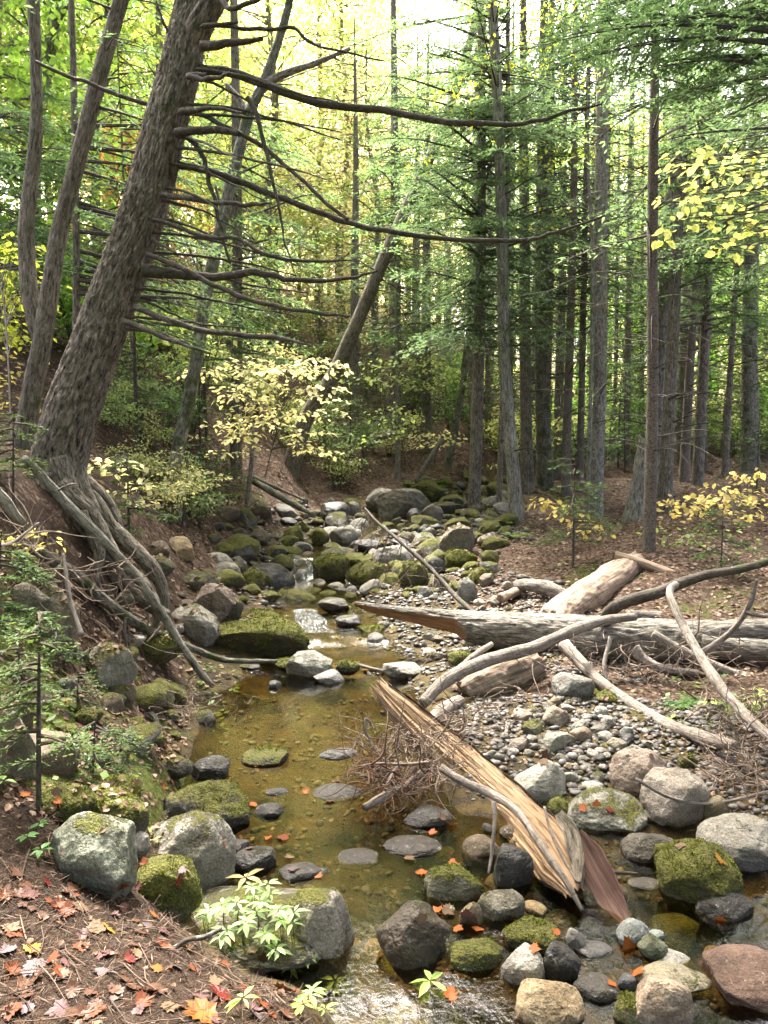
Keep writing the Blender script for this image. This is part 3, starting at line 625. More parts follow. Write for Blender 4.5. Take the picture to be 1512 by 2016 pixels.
# middle
o, C = trunk_tree('grey_tree', [(358,1058),(345,1000),(345,920),(362,830),(385,720),(402,600),(430,470),(452,370),(470,300),(492,220),(520,160),(545,90),(568,10),(580,-80)], (22,27,28,28,28,27,26,25,24,23,22,19,17,14), (10,10.4,10.8,11), 'mossbark', 'pale lichened trunk standing close behind the leaning hemlock and forking high up', ext=3)
mb = MB(); tube(mb, pix([(512,178),(540,155),(580,138),(620,125),(690,95)], (10.9, 10.6)), np.array([20,17,13,11,6])/2*10.8/FPX, 8, 30, .15, 3); mb.build('limb', M['birch'], o)
mb = MB(); tube(mb, pix([(487,225),(470,195),(445,165)], 10.9), np.array([14,12,8])/2*10.8/FPX, 8, 14, .15, 4); mb.build('limb', M['birch'], o)
o, C = trunk_tree('leaning_tree', [(572,880),(600,830),(650,750),(690,665),(722,590),(760,500),(800,410),(842,320),(875,240),(905,150),(935,40)], (42,35,33,31,29,28,25,23,21,18,15), (16.5,16.5,17), 'darkbark', 'dark trunk leaning strongly to the right over the pale yellow sapling', ext=3)
dead_limbs(o, C, 14, 5, 11, (.8, 2.2), .012, 3); crown(o, conifer_crown(C, 5.6, 13, 2.7, 42, .8, .17), color=(1.1, 1.15, 1, 1))
o, C = trunk_tree('thin_birch', [(486,1022),(490,960),(496,900),(497,850),(490,780)], (12,11,10,9,6), 13.2, 'birch', 'thin white birch stem at the left edge of the stony stream bed')
# right bank
RT = [
 ('grey_tree', [(1018,1028),(1008,900),(1000,800),(992,700),(990,550),(986,400),(982,250),(976,120),(968,0),(960,-100)], (32,28,26,26,25,24,23,22,21,18), 13.4, 'grey', 'grey trunk nearest the stream on the right bank, pale in its upper half', 12),
 ('hemlock', [(1040,975),(1036,850),(1034,700),(1033,550),(1032,400),(1030,200)], (31,26,25,24,22,18), 17, 'darkbark', 'dark brown trunk just right of the grey streamside trunk', 30),
 ('hemlock', [(1073,972),(1070,850),(1067,700),(1066,550),(1068,380),(1070,150)], (40,34,33,31,28,22), 17.3, 'mossbark', 'stout mossy grey-green trunk fourth in from the stream bed', 24),
 ('spruce', [(1114,965),(1117,820),(1122,680),(1126,540),(1130,350),(1132,100)], (22,19,18,17,15,12), 16.5, 'spruce', 'slim dark trunk right of the stout mossy grey-green trunk', 20),
 ('hemlock', [(1098,930),(1100,800),(1104,660),(1108,500),(1110,300)], (22,20,19,17,14), 20, 'darkbark', 'shaded trunk half hidden behind the slim dark one on the right bank', 12),
 ('spruce', [(1141,965),(1144,820),(1147,680),(1150,520),(1155,300)], (18,15,14,13,11), 16.8, 'spruce', 'thin brown trunk close on the left of the peeling white trunk', 20),
 ('peeling_birch', [(1172,1022),(1176,900),(1181,780),(1182,600),(1183,450),(1184,300),(1186,170),(1187,60),(1188,-60)], (34,29,28,29,28,27,25,23,20), 14.3, 'birch', 'tall white trunk with rough peeling bark on the right bank', 14),
 ('dead_sapling', [(1158,900),(1163,780),(1166,640),(1166,480),(1160,370)], (9,9,9,8,6), 14.0, 'grey', 'thin grey dead stem touching the left side of the peeling white trunk', 12),
 ('hemlock', [(1234,915),(1235,800),(1236,680),(1238,560),(1240,380)], (17,15,14,13,11), 21, 'darkbark', 'narrow dark trunk in the gap between the peeling trunk and the scaly spruce', 10),
 ('scaly_spruce', [(1276,1104),(1280,980),(1284,820),(1285,680),(1284,500),(1286,330),(1289,160),(1291,0),(1293,-140)], (30,27,25,24,23,21,19,18,15), 9.1, 'spruce', 'straight dark spruce with scaly bark nearest on the right bank floor', 46),
 ('brown_tree', [(1308,1008),(1313,900),(1319,780),(1326,640),(1332,500),(1340,350),(1346,150)], (33,29,27,25,23,20,16), 13.2, 'darkbark', 'reddish brown trunk directly right of the scaly spruce', 30),
 ('grey_birch', [(1292,960),(1298,800),(1303,640),(1312,500),(1320,380),(1330,250),(1342,120),(1350,0),(1356,-90)], (25,24,23,23,22,22,21,20,17), 16.5, 'grey', 'light grey smooth trunk slanting up behind the scaly spruce', 6),
 ('spruce', [(1346,950),(1353,820),(1360,700),(1368,580),(1376,440),(1384,250)], (22,20,18,17,15,11), 18, 'spruce', 'dark leaning trunk right of the reddish brown trunk', 24),
 ('spruce', [(1372,920),(1375,800),(1378,680),(1380,560),(1384,380)], (10,10,9,9,7), 19, 'darkbark', 'thinnest dark pole of the trunks on the right bank', 12),
 ('spruce', [(1388,918),(1386,830),(1382,740),(1377,640),(1374,500)], (13,12,11,10,8), 19.5, 'darkbark', 'dark pole bowed slightly left on the right bank', 12),
 ('brown_tree', [(1428,905),(1434,800),(1441,680),(1449,560),(1456,440),(1465,280)], (16,13,12,12,10,8), 18.5, 'darkbark', 'slim dark trunk leaning right near the right edge, alone in a bright gap', 10),
 ('hemlock', [(1478,925),(1477,820),(1476,700),(1478,560),(1482,380),(1488,150)], (40,36,33,32,29,22), 19, 'mossbark', 'thick grey trunk with a dark hollow near the right edge', 20),
 ('hemlock', [(1205,930),(1210,800),(1213,680),(1215,520)], (11,10,9,7), 23, 'darkbark', 'faint thin trunk far behind the peeling white trunk', 6),
 ('hemlock', [(1262,905),(1263,800),(1264,680),(1264,540)], (12,11,10,8), 24, 'darkbark', 'faint dark trunk showing just left of the scaly spruce', 6),
 ('hemlock', [(880,915),(890,870),(906,790),(915,720),(924,640),(935,500),(945,340)], (22,17,15,14,13,12,9), 20.5, 'mossbark', 'crooked trunk with a bent foot at the head of the stony stream bed', 12),
 ('hemlock', [(962,858),(961,780),(961,700),(962,600),(964,420)], (14,12,11,10,8), 24, 'darkbark', 'short dark trunk on the leaf covered slope above the stream', 8),
 ('hemlock', [(830,840),(833,760),(836,640),(838,480)], (11,10,9,7), 27, 'darkbark', 'thin trunk high on the slope above the boulders', 8),
 ('hemlock', [(782,960),(784,890),(784,830),(782,740),(780,640)], (11,11,10,9,6), 18.6, 'grey', 'pale thin snag behind the dead twiggy boulder', 4),
 ('spruce', [(268,830),(270,760),(262,700),(255,600)], (10,9,8,6), 12.0, 'darkbark', 'thin sapling trunk right of the leaning hemlock on the needle bank', 8),
]
for k, (nm, pts, wd, d, bark, lab, nl) in enumerate(RT):
    o, C = trunk_tree(nm, pts, wd, d, bark, lab, ext=(5 if nm not in ('dead_sapling',) and pts[-1][1] < 400 else 2 if nm == 'dead_sapling' else 4.5), seg=28 if d < 15 else 14, ridge=.012 if bark == 'birch' else .006)
    zb = C[0, 2]; zt_ = C[-1, 2]
    if nm != 'dead_sapling':
        dead_limbs(o, C, int(nl*1.5), zb+(1.0 if d < 12 else 1.6), min(zt_, 11), (.5, 1.7) if d < 12 else (.8, 2.6), .0075 if d < 12 else .015, 100+k)
    if nm in ('hemlock', 'spruce', 'brown_tree', 'scaly_spruce'):
        z0 = {'scaly_spruce': 4.6}.get(nm, 5.0 if k % 3 else 4.2); cnt = 52 if nm == 'hemlock' else 42
        crown(o, conifer_crown(C, z0, zt_, 2.6 if d > 12 else 1.9, cnt, .75, .16), color=(*(np.array([1, 1, 1])*rng.uniform(.8, 1.25)), 1))
    elif nm != 'dead_sapling':
        acc = []; mb = MB()
        for j in range(26):
            z = rng.uniform(6.5, zt_); p = np.array([np.interp(z, C[:, 2], C[:, 0]), np.interp(z, C[:, 2], C[:, 1]), z]); e = p+np.array([rng.normal()*1.1, rng.normal()*1.1, rng.uniform(0, .8)])
            tube(mb, [p, e], [.015, .004], 4, 4, mi=1, cap=False); leaf_clump(acc, e, .55, 60, .085, .3)
        flush(mb, acc); crown(o, mb, 'leaf', (.34, .36, .05, 1))
# stump behind the spruce
o = empty('tree_stump', hit(1250, 1025), 'tall grey weathered stump leaning behind the scaly spruce', 'stump')
b = hit(1250, 1025); mb = MB(); tube(mb, pix([(1248,1032),(1254,985),(1262,930),(1270,870)], b[1]), np.array([46,38,33,26])/2*b[1]/FPX, 26, 40, .16, 8, .014, (26, 5), jag=.25); mb.build('trunk', M['grey'], o)
# dark sagging bough foliage from the hemlocks over the stream, upper right and centre (boughs of a tree rooted right of the frame)
def bough_tree(base, h, label, boughs, r0=.2, tip=.11, col=(1, 1, 1, 1), mat='needles'):
    g = zt1(base[0], base[1]); o = empty('hemlock', (base[0], base[1], g), label, 'tree')
    mb = MB(); C, _ = tube(mb, [(base[0], base[1], g-.2), (base[0]+.1, base[1], g+h*.4), (base[0], base[1]+.1, g+h)], [r0, r0*.75, .04], 14, 50, .08, 3, .006, (40, 8)); mb.build('trunk', M['darkbark'], o)
    mb = MB(); acc = []
    for (u, v, d, L) in boughs:
        e = P(u, v, d); z = np.clip(e[2]+.25*L, g+.5, g+h); p = np.array([np.interp(z, C[:, 2], C[:, 0]), np.interp(z, C[:, 2], C[:, 1]), z])
        dd = e-p; ln = np.linalg.norm(dd); st = e-dd/ln*min(ln, L)
        if ln > L: tube(mb, [p, st], [.03, .015], 6, 5, mi=1, cap=False)
        hem_spray(acc, st, e, .28, 1.1, tip, mb)
    flush(mb, acc); crown(o, mb, mat, col)
T = np.random.default_rng(21)
bough_tree((5.6, 9.8), 12, 'hemlock with grey green boughs between the scaly spruce and the right edge', [(T.uniform(1180, 1540), T.uniform(60, 560), T.uniform(9.3, 12), T.uniform(1.0, 1.8)) for _ in range(46)], .11, .09)
bough_tree((-3.9, 9.4), 10, 'slim hemlock right behind the leaning hemlock with sparse thin boughs', [(T.uniform(330, 560), T.uniform(230, 690), T.uniform(8.8, 10.2), T.uniform(.7, 1.3)) for _ in range(22)], .05, .085)
bough_tree((2.3, 14.8), 16, 'slim hemlock whose thin boughs droop across the bright gap from the right', [(T.uniform(640, 960), T.uniform(-60, 300), T.uniform(12, 15.5), T.uniform(1.2, 2.4)) for _ in range(44)], .06, .11)
bough_tree((4.6, 7.2), 13, 'hemlock mostly outside the right edge with dark boughs hanging in at the top', [(T.uniform(1000, 1560), T.uniform(-60, 120), T.uniform(5.5, 8.5), T.uniform(1.2, 2.2)) for _ in range(46)], .17, .085, (.75, .8, .75, 1))
bough_tree((1.9, 15.6), 15, 'hemlock with layered drooping boughs over the head of the stream', [(T.uniform(770, 1150), T.uniform(120, 680), T.uniform(11.5, 17), T.uniform(1.4, 2.8)) for _ in range(165)], .14, .13)
bough_tree((.2, 21), 17, 'hemlock behind the dark leaning trunk, its boughs filling the middle distance', [(T.uniform(700, 980), T.uniform(180, 700), T.uniform(17, 23), T.uniform(1.6, 3.2)) for _ in range(60)], .16, .17, (1.1, 1.15, .9, 1))
bough_tree((3.9, 18.2), 16, 'hemlock among the crowded trunks of the right bank', [(T.uniform(980, 1280), T.uniform(80, 620), T.uniform(15.5, 20), T.uniform(1.5, 2.8)) for _ in range(110)], .13, .15)
bough_tree((7.2, 17), 15, 'hemlock between the grey birch and the thick hollow trunk', [(T.uniform(1230, 1560), T.uniform(60, 620), T.uniform(11.5, 19), T.uniform(1.4, 2.6)) for _ in range(115)], .13, .14, (1.05, 1.1, .9, 1))
bough_tree((-2.9, 14.5), 14, 'hemlock behind the pale forked trunk, dark boughs above the yellow sapling', [(T.uniform(300, 660), T.uniform(250, 720), T.uniform(11.5, 16), T.uniform(1.2, 2.4)) for _ in range(60)], .12, .12, (1, 1.05, .9, 1))
bough_tree((-6.2, 11.5), 13, 'hemlock at the left edge behind the slender dark trunk', [(T.uniform(-40, 230), T.uniform(170, 560), T.uniform(8.5, 12), T.uniform(1.0, 1.9)) for _ in range(40)], .11, .10, (1.1, 1.2, 1, 1))
# ---- trees farther back: a few of each kind built once, then copied
def proto(name, tk, cr, bark, mat, label, cat='tree'):
    o = empty(name, (0, 0, 0), label, cat); tk.build('trunk', M[bark], o); c = cr.build('crown', [M[mat], M['twig']], o, smooth=False); return o
BP = []
for k in range(4):
    tk, cr = broad_tree((15, 12, 9.5, 7)[k], (2.9, 2.5, 2.2, 1.9)[k], (8000, 7000, 5600, 4600)[k], (.17, .15, .14, .13)[k], (.22, .16, .12, .1)[k], k, (0, .05, -.04, .08)[k], (.15, .12, .09, .07)[k])
    BP.append((tk, cr))
CP = []
for k in range(3):
    mb = MB(); C, _ = tube(mb, [(0, 0, -.3), (.05, 0, 5), (0, .05, 10), (0, 0, 15.5)], [.2, .17, .11, .02], 10, 40, .08, k); CP.append((mb, conifer_crown(C, (1.8, 3., 6.2)[k], 15.2, 3.1 if k < 2 else 3.8, 66 if k < 2 else 80, .55, .24)))
bgb = []; used = {}
# (u, distance, kind, colour, scale)
LIME, YEL, GOLD, ORG, GRN = (.22, .34, .08), (.46, .48, .22), (.72, .68, .50), (.60, .32, .14), (.13, .22, .08)  # YEL and GOLD paled towards cream: overexposed far glow put into the leaf colour
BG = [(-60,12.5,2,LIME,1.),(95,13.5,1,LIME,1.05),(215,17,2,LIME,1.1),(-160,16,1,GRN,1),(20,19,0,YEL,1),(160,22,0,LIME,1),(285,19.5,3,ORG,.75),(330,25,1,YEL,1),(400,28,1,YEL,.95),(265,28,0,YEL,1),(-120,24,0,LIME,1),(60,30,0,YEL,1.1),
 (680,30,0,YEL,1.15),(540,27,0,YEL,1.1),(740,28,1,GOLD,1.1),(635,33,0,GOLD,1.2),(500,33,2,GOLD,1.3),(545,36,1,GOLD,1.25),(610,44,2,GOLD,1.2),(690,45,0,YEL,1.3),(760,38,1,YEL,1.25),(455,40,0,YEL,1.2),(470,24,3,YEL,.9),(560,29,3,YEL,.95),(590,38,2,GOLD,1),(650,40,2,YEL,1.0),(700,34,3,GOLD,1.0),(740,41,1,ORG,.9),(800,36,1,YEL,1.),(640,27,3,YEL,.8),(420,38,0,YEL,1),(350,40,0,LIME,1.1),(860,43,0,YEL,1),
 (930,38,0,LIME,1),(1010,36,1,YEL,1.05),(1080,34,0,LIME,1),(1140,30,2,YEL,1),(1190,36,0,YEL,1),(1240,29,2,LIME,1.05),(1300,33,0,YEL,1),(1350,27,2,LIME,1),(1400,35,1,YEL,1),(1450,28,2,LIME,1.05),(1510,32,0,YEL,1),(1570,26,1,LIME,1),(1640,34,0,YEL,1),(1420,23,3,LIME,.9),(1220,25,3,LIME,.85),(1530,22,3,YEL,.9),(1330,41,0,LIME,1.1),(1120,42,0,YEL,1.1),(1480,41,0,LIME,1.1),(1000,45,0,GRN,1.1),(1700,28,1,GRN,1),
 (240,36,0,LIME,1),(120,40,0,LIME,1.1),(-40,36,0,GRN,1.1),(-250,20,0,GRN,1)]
names = ['tall leafy tree in autumn colour behind the nearer trunks', 'leafy tree of middling height turning colour behind the nearer trunks', 'slight leafy tree with turning leaves behind the nearer trunks', 'small leafy understorey tree with turning leaves behind the nearer trunks']
cn = {LIME: 'lime green', YEL: 'yellow', GOLD: 'golden', ORG: 'orange', GRN: 'green'}
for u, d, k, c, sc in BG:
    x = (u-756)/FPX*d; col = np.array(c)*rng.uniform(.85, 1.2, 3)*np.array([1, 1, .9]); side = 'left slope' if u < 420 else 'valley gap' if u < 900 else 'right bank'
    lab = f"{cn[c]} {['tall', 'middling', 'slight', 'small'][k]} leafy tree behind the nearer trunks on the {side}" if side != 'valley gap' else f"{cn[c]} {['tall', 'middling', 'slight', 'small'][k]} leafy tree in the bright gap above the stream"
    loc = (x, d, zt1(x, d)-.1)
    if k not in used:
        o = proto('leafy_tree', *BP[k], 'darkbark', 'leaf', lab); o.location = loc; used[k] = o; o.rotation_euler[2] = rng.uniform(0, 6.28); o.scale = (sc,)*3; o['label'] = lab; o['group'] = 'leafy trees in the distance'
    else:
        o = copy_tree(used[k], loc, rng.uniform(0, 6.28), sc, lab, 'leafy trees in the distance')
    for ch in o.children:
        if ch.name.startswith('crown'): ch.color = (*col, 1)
usedc = {}
for u, d, k, sc in [(330,19,0,.8),(140,25,1,1),(-30,26,0,1),(880,31,0,.9),(960,27,1,.95),(1050,25,0,.9),(1160,26,1,.9),(1290,25,0,.95),(1390,29,1,1),(1500,25,0,.9),(1600,24,1,1),(1100,32,1,1.1),(820,27,1,.85),(450,31,0,.8),(1250,36,0,1.1),(1440,37,1,1.1),(230,31,0,1),(1700,20,0,1),(700,24,0,.8),(840,22,0,.8),(1000,21,1,.85),(1180,22,0,.85),(1340,21.5,1,.85),(1460,23,0,.9),(1060,29,1,1),(1230,31,0,1.05),(1330,33,1,1.05),(930,24,0,.85),(780,22,1,.7)]:
    x = (u-756)/FPX*d; loc = (x, d, zt1(x, d)-.1); side = 'left slope' if u < 500 else 'stream head' if u < 900 else 'right bank'
    lab = f"dark evergreen tree far back among the leafy trees at the {side}" if side == 'stream head' else f"dark evergreen tree far back among the leafy trees on the {side}"
    if k not in usedc:
        o = proto('evergreen_tree', *CP[k], 'darkbark', 'needles', lab); o.location = loc; usedc[k] = o; o.scale = (sc,)*3; o['group'] = 'evergreens in the distance'
    else: o = copy_tree(usedc[k], loc, rng.uniform(0, 6.28), sc, lab, 'evergreens in the distance')
# far wooded hillside: one mass nobody could count
mb = MB(); acc = []
for k in range(900):
    x = rng.uniform(-48, 52); y = rng.uniform(44, 66); top = np.interp(x, [-50, -14, -7, -1.5, 4, 12, 52], [24, 22, 17, 12.5, 17, 22, 24]); g = zt1(x, min(y, 52)) if abs(x) < 30 else 10
    z = min(g, 16)+rng.uniform(-.5, top*.55); leaf_clump(acc, np.array([x, y, z]), rng.uniform(1.4, 2.8), 70, .48, .6)
flush(mb, acc); o = mb.build('far_woodland', M['leaf'], org=(0, 0, 0), smooth=False); o.color = (.70, .67, .48, 1); tag(o, 'far wooded hillside in yellow autumn leaf', 'woodland', kind='stuff')  # yellow leaf paled towards cream, the hazy far glow put into its colour

mb = MB(); acc = []   # upper crown of the leaning hemlock, unseen above the picture, added to shade the pool and darken its reflections
for _ in range(180):
    e = P(T.uniform(300, 1080), -110-1090*T.random()**1.5, T.uniform(6.3, 12)); z = np.clip(e[2]-.3, 6.6, 11.4); p = np.array([np.interp(z, Ct[:, 2], Ct[:, k]) if k < 2 else z for k in range(3)])
    dd = e-p; ln = np.linalg.norm(dd); L = min(ln*.95, T.uniform(1.3, 2.4)); st = e-dd/ln*L; tube(mb, [p, (p+st)/2+[0, 0, .15], st], [.03, .022, .014], 6, 8, mi=1, cap=False); hem_spray(acc, st, e, .25, .85, .19, mb)
flush(mb, acc); crown(hem, mb)
proto_high = proto('evergreen_tree', *CP[2], 'darkbark', 'needles', 'x'); usedc[2] = proto_high  # unseen evergreens added round the viewpoint to shade the near stream
proto_high.location = (3.5, 3.0, zt1(3.5, 3.0)-.1); proto_high['label'] = 'unseen high crowned evergreen added to shade the near stream'; proto_high['group'] = 'high shade evergreens added round the viewpoint'
for x, y, sc in ((-3.7, 2.2, 1), (2.4, -1.0, 1.05), (-2.2, -1.6, 1), (5.6, 5.4, 1), (.3, -3., 1.1)): copy_tree(proto_high, (x, y, zt1(x, max(y, 0))-.1), rng.uniform(0, 6.28), sc, 'unseen high crowned evergreen added to shade the near stream', 'high shade evergreens added round the viewpoint')
# unseen trees added beside and behind the viewpoint so their crowns shade the near bank
for x, y, sc, k in ((-5.2, -1.5, 1.05, 0), (4.8, -2.6, 1.1, 1), (-.8, -5.4, 1.1, 1), (6.6, 2.2, 1.0, 0), (-6.5, 3.6, .95, 1), (1.9, -8, 1.1, 0), (-4.2, -6.5, 1.1, 0)):
    copy_tree(usedc[k], (x, y, zt1(x, max(y, 0))-.1), rng.uniform(0, 6.28), sc, 'unseen evergreen tree added beside or behind the viewpoint for shade', 'shade evergreens added round the viewpoint')
for x, y, sc, k in ((-3.6, .5, .95, 1), (3.9, .8, .95, 0), (.9, -3.4, 1.0, 0)):  # leafy trees out of view, added likewise for their shade
    o = copy_tree(used[k], (x, y, zt1(x, max(y, 0))-.1), rng.uniform(0, 6.28), sc, 'unseen leafy tree added beside or behind the viewpoint for shade', 'shade leafy trees added round the viewpoint')
    for ch in o.children:
        if ch.name.startswith('crown'): ch.color = (.16, .24, .04, 1)
# ------------------------------------------------------------------ rocks
import bmesh
_ico = {}; occ = []; heroes = []
def ico(n):
    if n not in _ico:
        bm = bmesh.new(); bmesh.ops.create_icosphere(bm, subdivisions=n, radius=1)
        _ico[n] = (np.array([v.co[:] for v in bm.verts]), np.array([[v.index for v in f.verts] for f in bm.faces])); bm.free()
    return _ico[n]
def rock_shape(seed, n=5, ang=.4, rough=1.):
    g = np.random.default_rng(seed); p, T = ico(n); p = p.copy()
    ex = 2.0+ang*1.1; q_ = norm(g.normal(size=(3, 3))); q_, _ = np.linalg.qr(q_); p = p@q_; p = p/((np.abs(p)**ex).sum(1)**(1/ex))[:, None]; p = p@q_.T
    p = p*(1+.20*fbm(p*1.0+seed*3.1, 2, seed))[:, None]
    for _ in range(int(4+ang*11)):
        a = norm(g.normal(size=3)); c = g.uniform(.63, .95); h = p@a; p = p-np.maximum(h-c, 0)[:, None]*a*(.65+.3*ang)
    d = .055*fbm(p*2.6+seed, 3, seed+1)+.032*fbm(p*7+seed, 3, seed+2)*rough
    if n >= 6: d = d+.017*fbm(p*20+seed, 3, seed+4)*rough
    p = p*(1+d)[:, None]
    return p/np.abs(p).max(0), T
GREY, PALE, DARK, TAN, PINK, BROWN, BLUE = (.25,.24,.215), (.42,.40,.36), (.05,.046,.038), (.34,.26,.16), (.33,.27,.235), (.16,.125,.085), (.20,.235,.25)
def place_rock(u, v, w, h, k=.5, dy=.8):
    d = np.arange(1.6, 26, .02); rx, rz = ray(u, v); x = rx*d; z = CAM_H+rz*d
    sl = d*math.sqrt(1+rz*rz); wm = w/FPX*sl; hm = h/FPX*sl; th = abs(math.atan(rz))
    A = hm/2; D = np.minimum(wm*dy/2, .9*A/max(math.sin(th), .05)); Cz = np.sqrt(np.maximum(A**2-(D*math.sin(th))**2, (.3*A)**2))/math.cos(th)
    g = zt(x, d); wl = water_level(x, d); g = np.where((stream_d(x, d) < .1) | ((x > .2) & (d < 3.7)), np.maximum(g, wl), g)
    i = np.nonzero(z-g <= Cz*k)[0]; i = i[0] if len(i) else -1
    return np.array([x[i], d[i], z[i]]), wm[i]/2, D[i], Cz[i]
def boulder(u, v, w, h, col, moss, label, ang=.4, k=.5, dy=.8, rot=0., n=None, seed=None, name='boulder', tilt=0., wet=False):
    c, rx_, ry_, rz_ = place_rock(u, v, w, h, k, dy)
    n = n or (7 if w > 190 else 6 if w > 70 else 5); seed = seed if seed is not None else int(u*7+v*3)
    p, T = rock_shape(seed, n, ang)
    p = p*np.array([rx_, ry_, rz_*1.0])
    p[:, 2] = np.where(p[:, 2] < 0, p[:, 2]*1.35, p[:, 2])
    ca, sa = math.cos(tilt), math.sin(tilt); p = p@np.array([[ca, 0, sa], [0, 1, 0], [-sa, 0, ca]])
    o = MB().add(c+p, None, T, p).build(name, M['rock'], org=c-np.array([0, 0, rz_]))
    occ.append((c[0], c[1], max(rx_, ry_)*.9)); heroes.append((o, c+p, T, moss, c[1]))
    o.color = (*col, moss); tag(o, label, 'boulder' if w/FPX*c[1] > .12 else 'stone')
    return o
B = boulder
# foreground left bank
B(185,1692,175,165,(.23,.25,.195),.5,'angular grey-green boulder on the left bank, flat faced, left of the pale round-topped one',.75,.35,.8)
B(365,1695,175,170,(.40,.385,.35),.52,'pale speckled boulder with a moss cap beside the pool on the near left bank',.45,.4,.8,seed=41)
B(318,1752,150,120,(.2,.19,.14),1.12,'low boulder wrapped in green moss with red leaves on it, near left bank',.3,.3,.8)
B(262,1672,62,62,(.33,.32,.31),.1,'small pale grey stone wedged between the angular and the round-topped boulders',.7,.6)
B(500,1815,330,150,(.27,.255,.205),.5,'broad flat grey boulder under the pale green seedlings at the bottom',.35,.75,.9)
B(628,1830,135,165,(.42,.39,.34),.72,'tilted slab with a bright moss stripe at the outlet of the pool',.6,.3,.7,tilt=.25)
B(210,1605,150,100,(.15,.14,.09),.95,'dark mossy boulder behind the angular grey-green boulder',.5,.4)
B(232,1560,120,70,(.16,.15,.1),1.02,'mossy block with a pale lichen patch left of the big wet boulder',.6,.4)
B(130,1580,110,80,(.12,.11,.07),1.05,'low mossy stone at the foot of the young hemlock',.3,.4)
B(28,1480,90,170,(.20,.19,.13),.45,'tall shadowed boulder at the left edge',.6,.35)
B(22,1420,80,80,(.16,.15,.10),.9,'mossy boulder on top of the tall shadowed one at the left edge',.4,.4)
# pool
B(408,1590,165,105,(.075,.07,.052),.78,'big dark wet boulder with mossy shoulder in the pool',.25,.35,.75,seed=9)
B(338,1600,70,62,(.05,.047,.035),.6,'dark wet stone leaning on the left of the big pool boulder',.3,.4)
B(341,1511,76,46,(.17,.16,.125),.55,'roundish grey mossy stone at the sandy edge of the pool',.25,.5)
B(417,1513,76,46,(.045,.042,.036),.3,'smooth black wet stone touching the roundish grey mossy one',.2,.4)
B(525,1493,96,40,(.06,.055,.04),.82,'low dark stone topped with moss in the middle of the pool',.3,.3)
B(664,1483,76,26,(.12,.12,.13),.1,'flat bluish wet stone near the twig tangle in the pool',.3,.3)
B(545,1558,40,16,DARK,.2,'small dark stone barely breaking the pool surface',.3,.3)
B(530,1597,54,30,DARK,.2,'small black stone with a leaf beside it in the pool',.3,.3)
B(660,1560,100,34,(.055,.05,.04),.15,'flat dark stone in the pool carrying reddish leaves',.3,.2)
B(505,1692,88,52,(.04,.037,.03),.25,'black wet stone behind the broad flat boulder',.3,.4)
B(595,1718,90,36,(.04,.037,.03),.2,'low black stone with a red leaf at the pool outlet',.3,.3)
B(458,1665,60,34,(.045,.04,.034),.25,'small dark stone beside the pale moss capped boulder',.3,.4)
B(810,1665,110,40,(.05,.042,.03),.1,'long brown submerged stone left of the split log',.2,.1)
B(700,1690,90,36,(.05,.042,.03),.1,'flat brown stone under the water at the lower pool',.2,.0)
B(840,1610,90,46,(.055,.05,.04),.2,'dark stone by the leaves caught under the split log',.4,.2)
# head of the pool
B(495,1255,228,78,(.13,.115,.065),1.18,'long loaf shaped boulder covered in olive moss at the head of the pool',.45,.4,.55,seed=77)
B(612,1308,98,56,(.33,.325,.30),.42,'pale grey wedge shaped rock at the head of the pool',.6,.4)
B(648,1335,62,32,(.27,.28,.29),.0,'small bluish grey rock in front of the pale wedge shaped one',.6,.3)
B(684,1312,50,28,(.08,.075,.05),.8,'dark mossy stone right of the pale wedge shaped rock',.3,.4)
B(570,1305,60,24,(.09,.08,.05),.9,'low mossy stone left of the pale wedge shaped rock',.3,.4)
B(540,1349,28,20,DARK,.3,'little dark stone alone in the upper pool',.3,.3)
B(490,1312,60,18,(.08,.07,.05),.5,'flat stone under the front of the loaf shaped mossy boulder',.3,.2)
B(384,1232,100,85,(.36,.345,.31),.48,'whitish lichened boulder left of the loaf shaped mossy one',.55,.4)
B(420,1190,92,85,(.25,.205,.165),.15,'brownish pyramid shaped boulder behind the whitish lichened one',.8,.4,seed=5)
B(388,1143,92,58,(.19,.185,.135),.6,'flat topped grey boulder on the left side above the pyramid shaped one',.6,.4)
B(357,1082,56,52,(.46,.36,.21),.05,'rounded tan block under the washed out bank',.5,.45)
B(312,1085,50,44,(.17,.13,.08),.3,'brown stone left of the rounded tan block',.5,.4)
B(312,1112,64,40,(.15,.14,.10),.6,'grey stone half buried below the rounded tan block',.4,.4)
B(210,1322,112,120,(.38,.37,.30),.62,'tilted pale boulder speckled with lichen and moss on the left slope',.65,.3,.8,seed=31,tilt=-.4)
B(97,1218,120,135,(.23,.20,.145),.55,'large brown boulder under the roots on the left slope',.4,.3)
B(55,1190,90,90,(.24,.22,.17),.35,'grey boulder behind the large brown one under the roots',.4,.3)
B(147,1282,30,30,(.3,.27,.22),.1,'small round stone at the foot of the large brown boulder',.3,.4)
B(262,1260,50,26,(.42,.40,.38),.1,'pale flat stone beneath the mossy leaning stick',.4,.4)
B(300,1275,110,55,(.15,.145,.07),1.1,'moss covered boulder under the crossing sticks',.3,.4)
B(245,1190,40,60,(.22,.2,.15),.4,'upright stone among the roots of the leaning hemlock',.5,.4)
B(235,1365,60,50,(.16,.14,.09),.7,'dark mossy stone beside the tilted pale boulder',.4,.4)
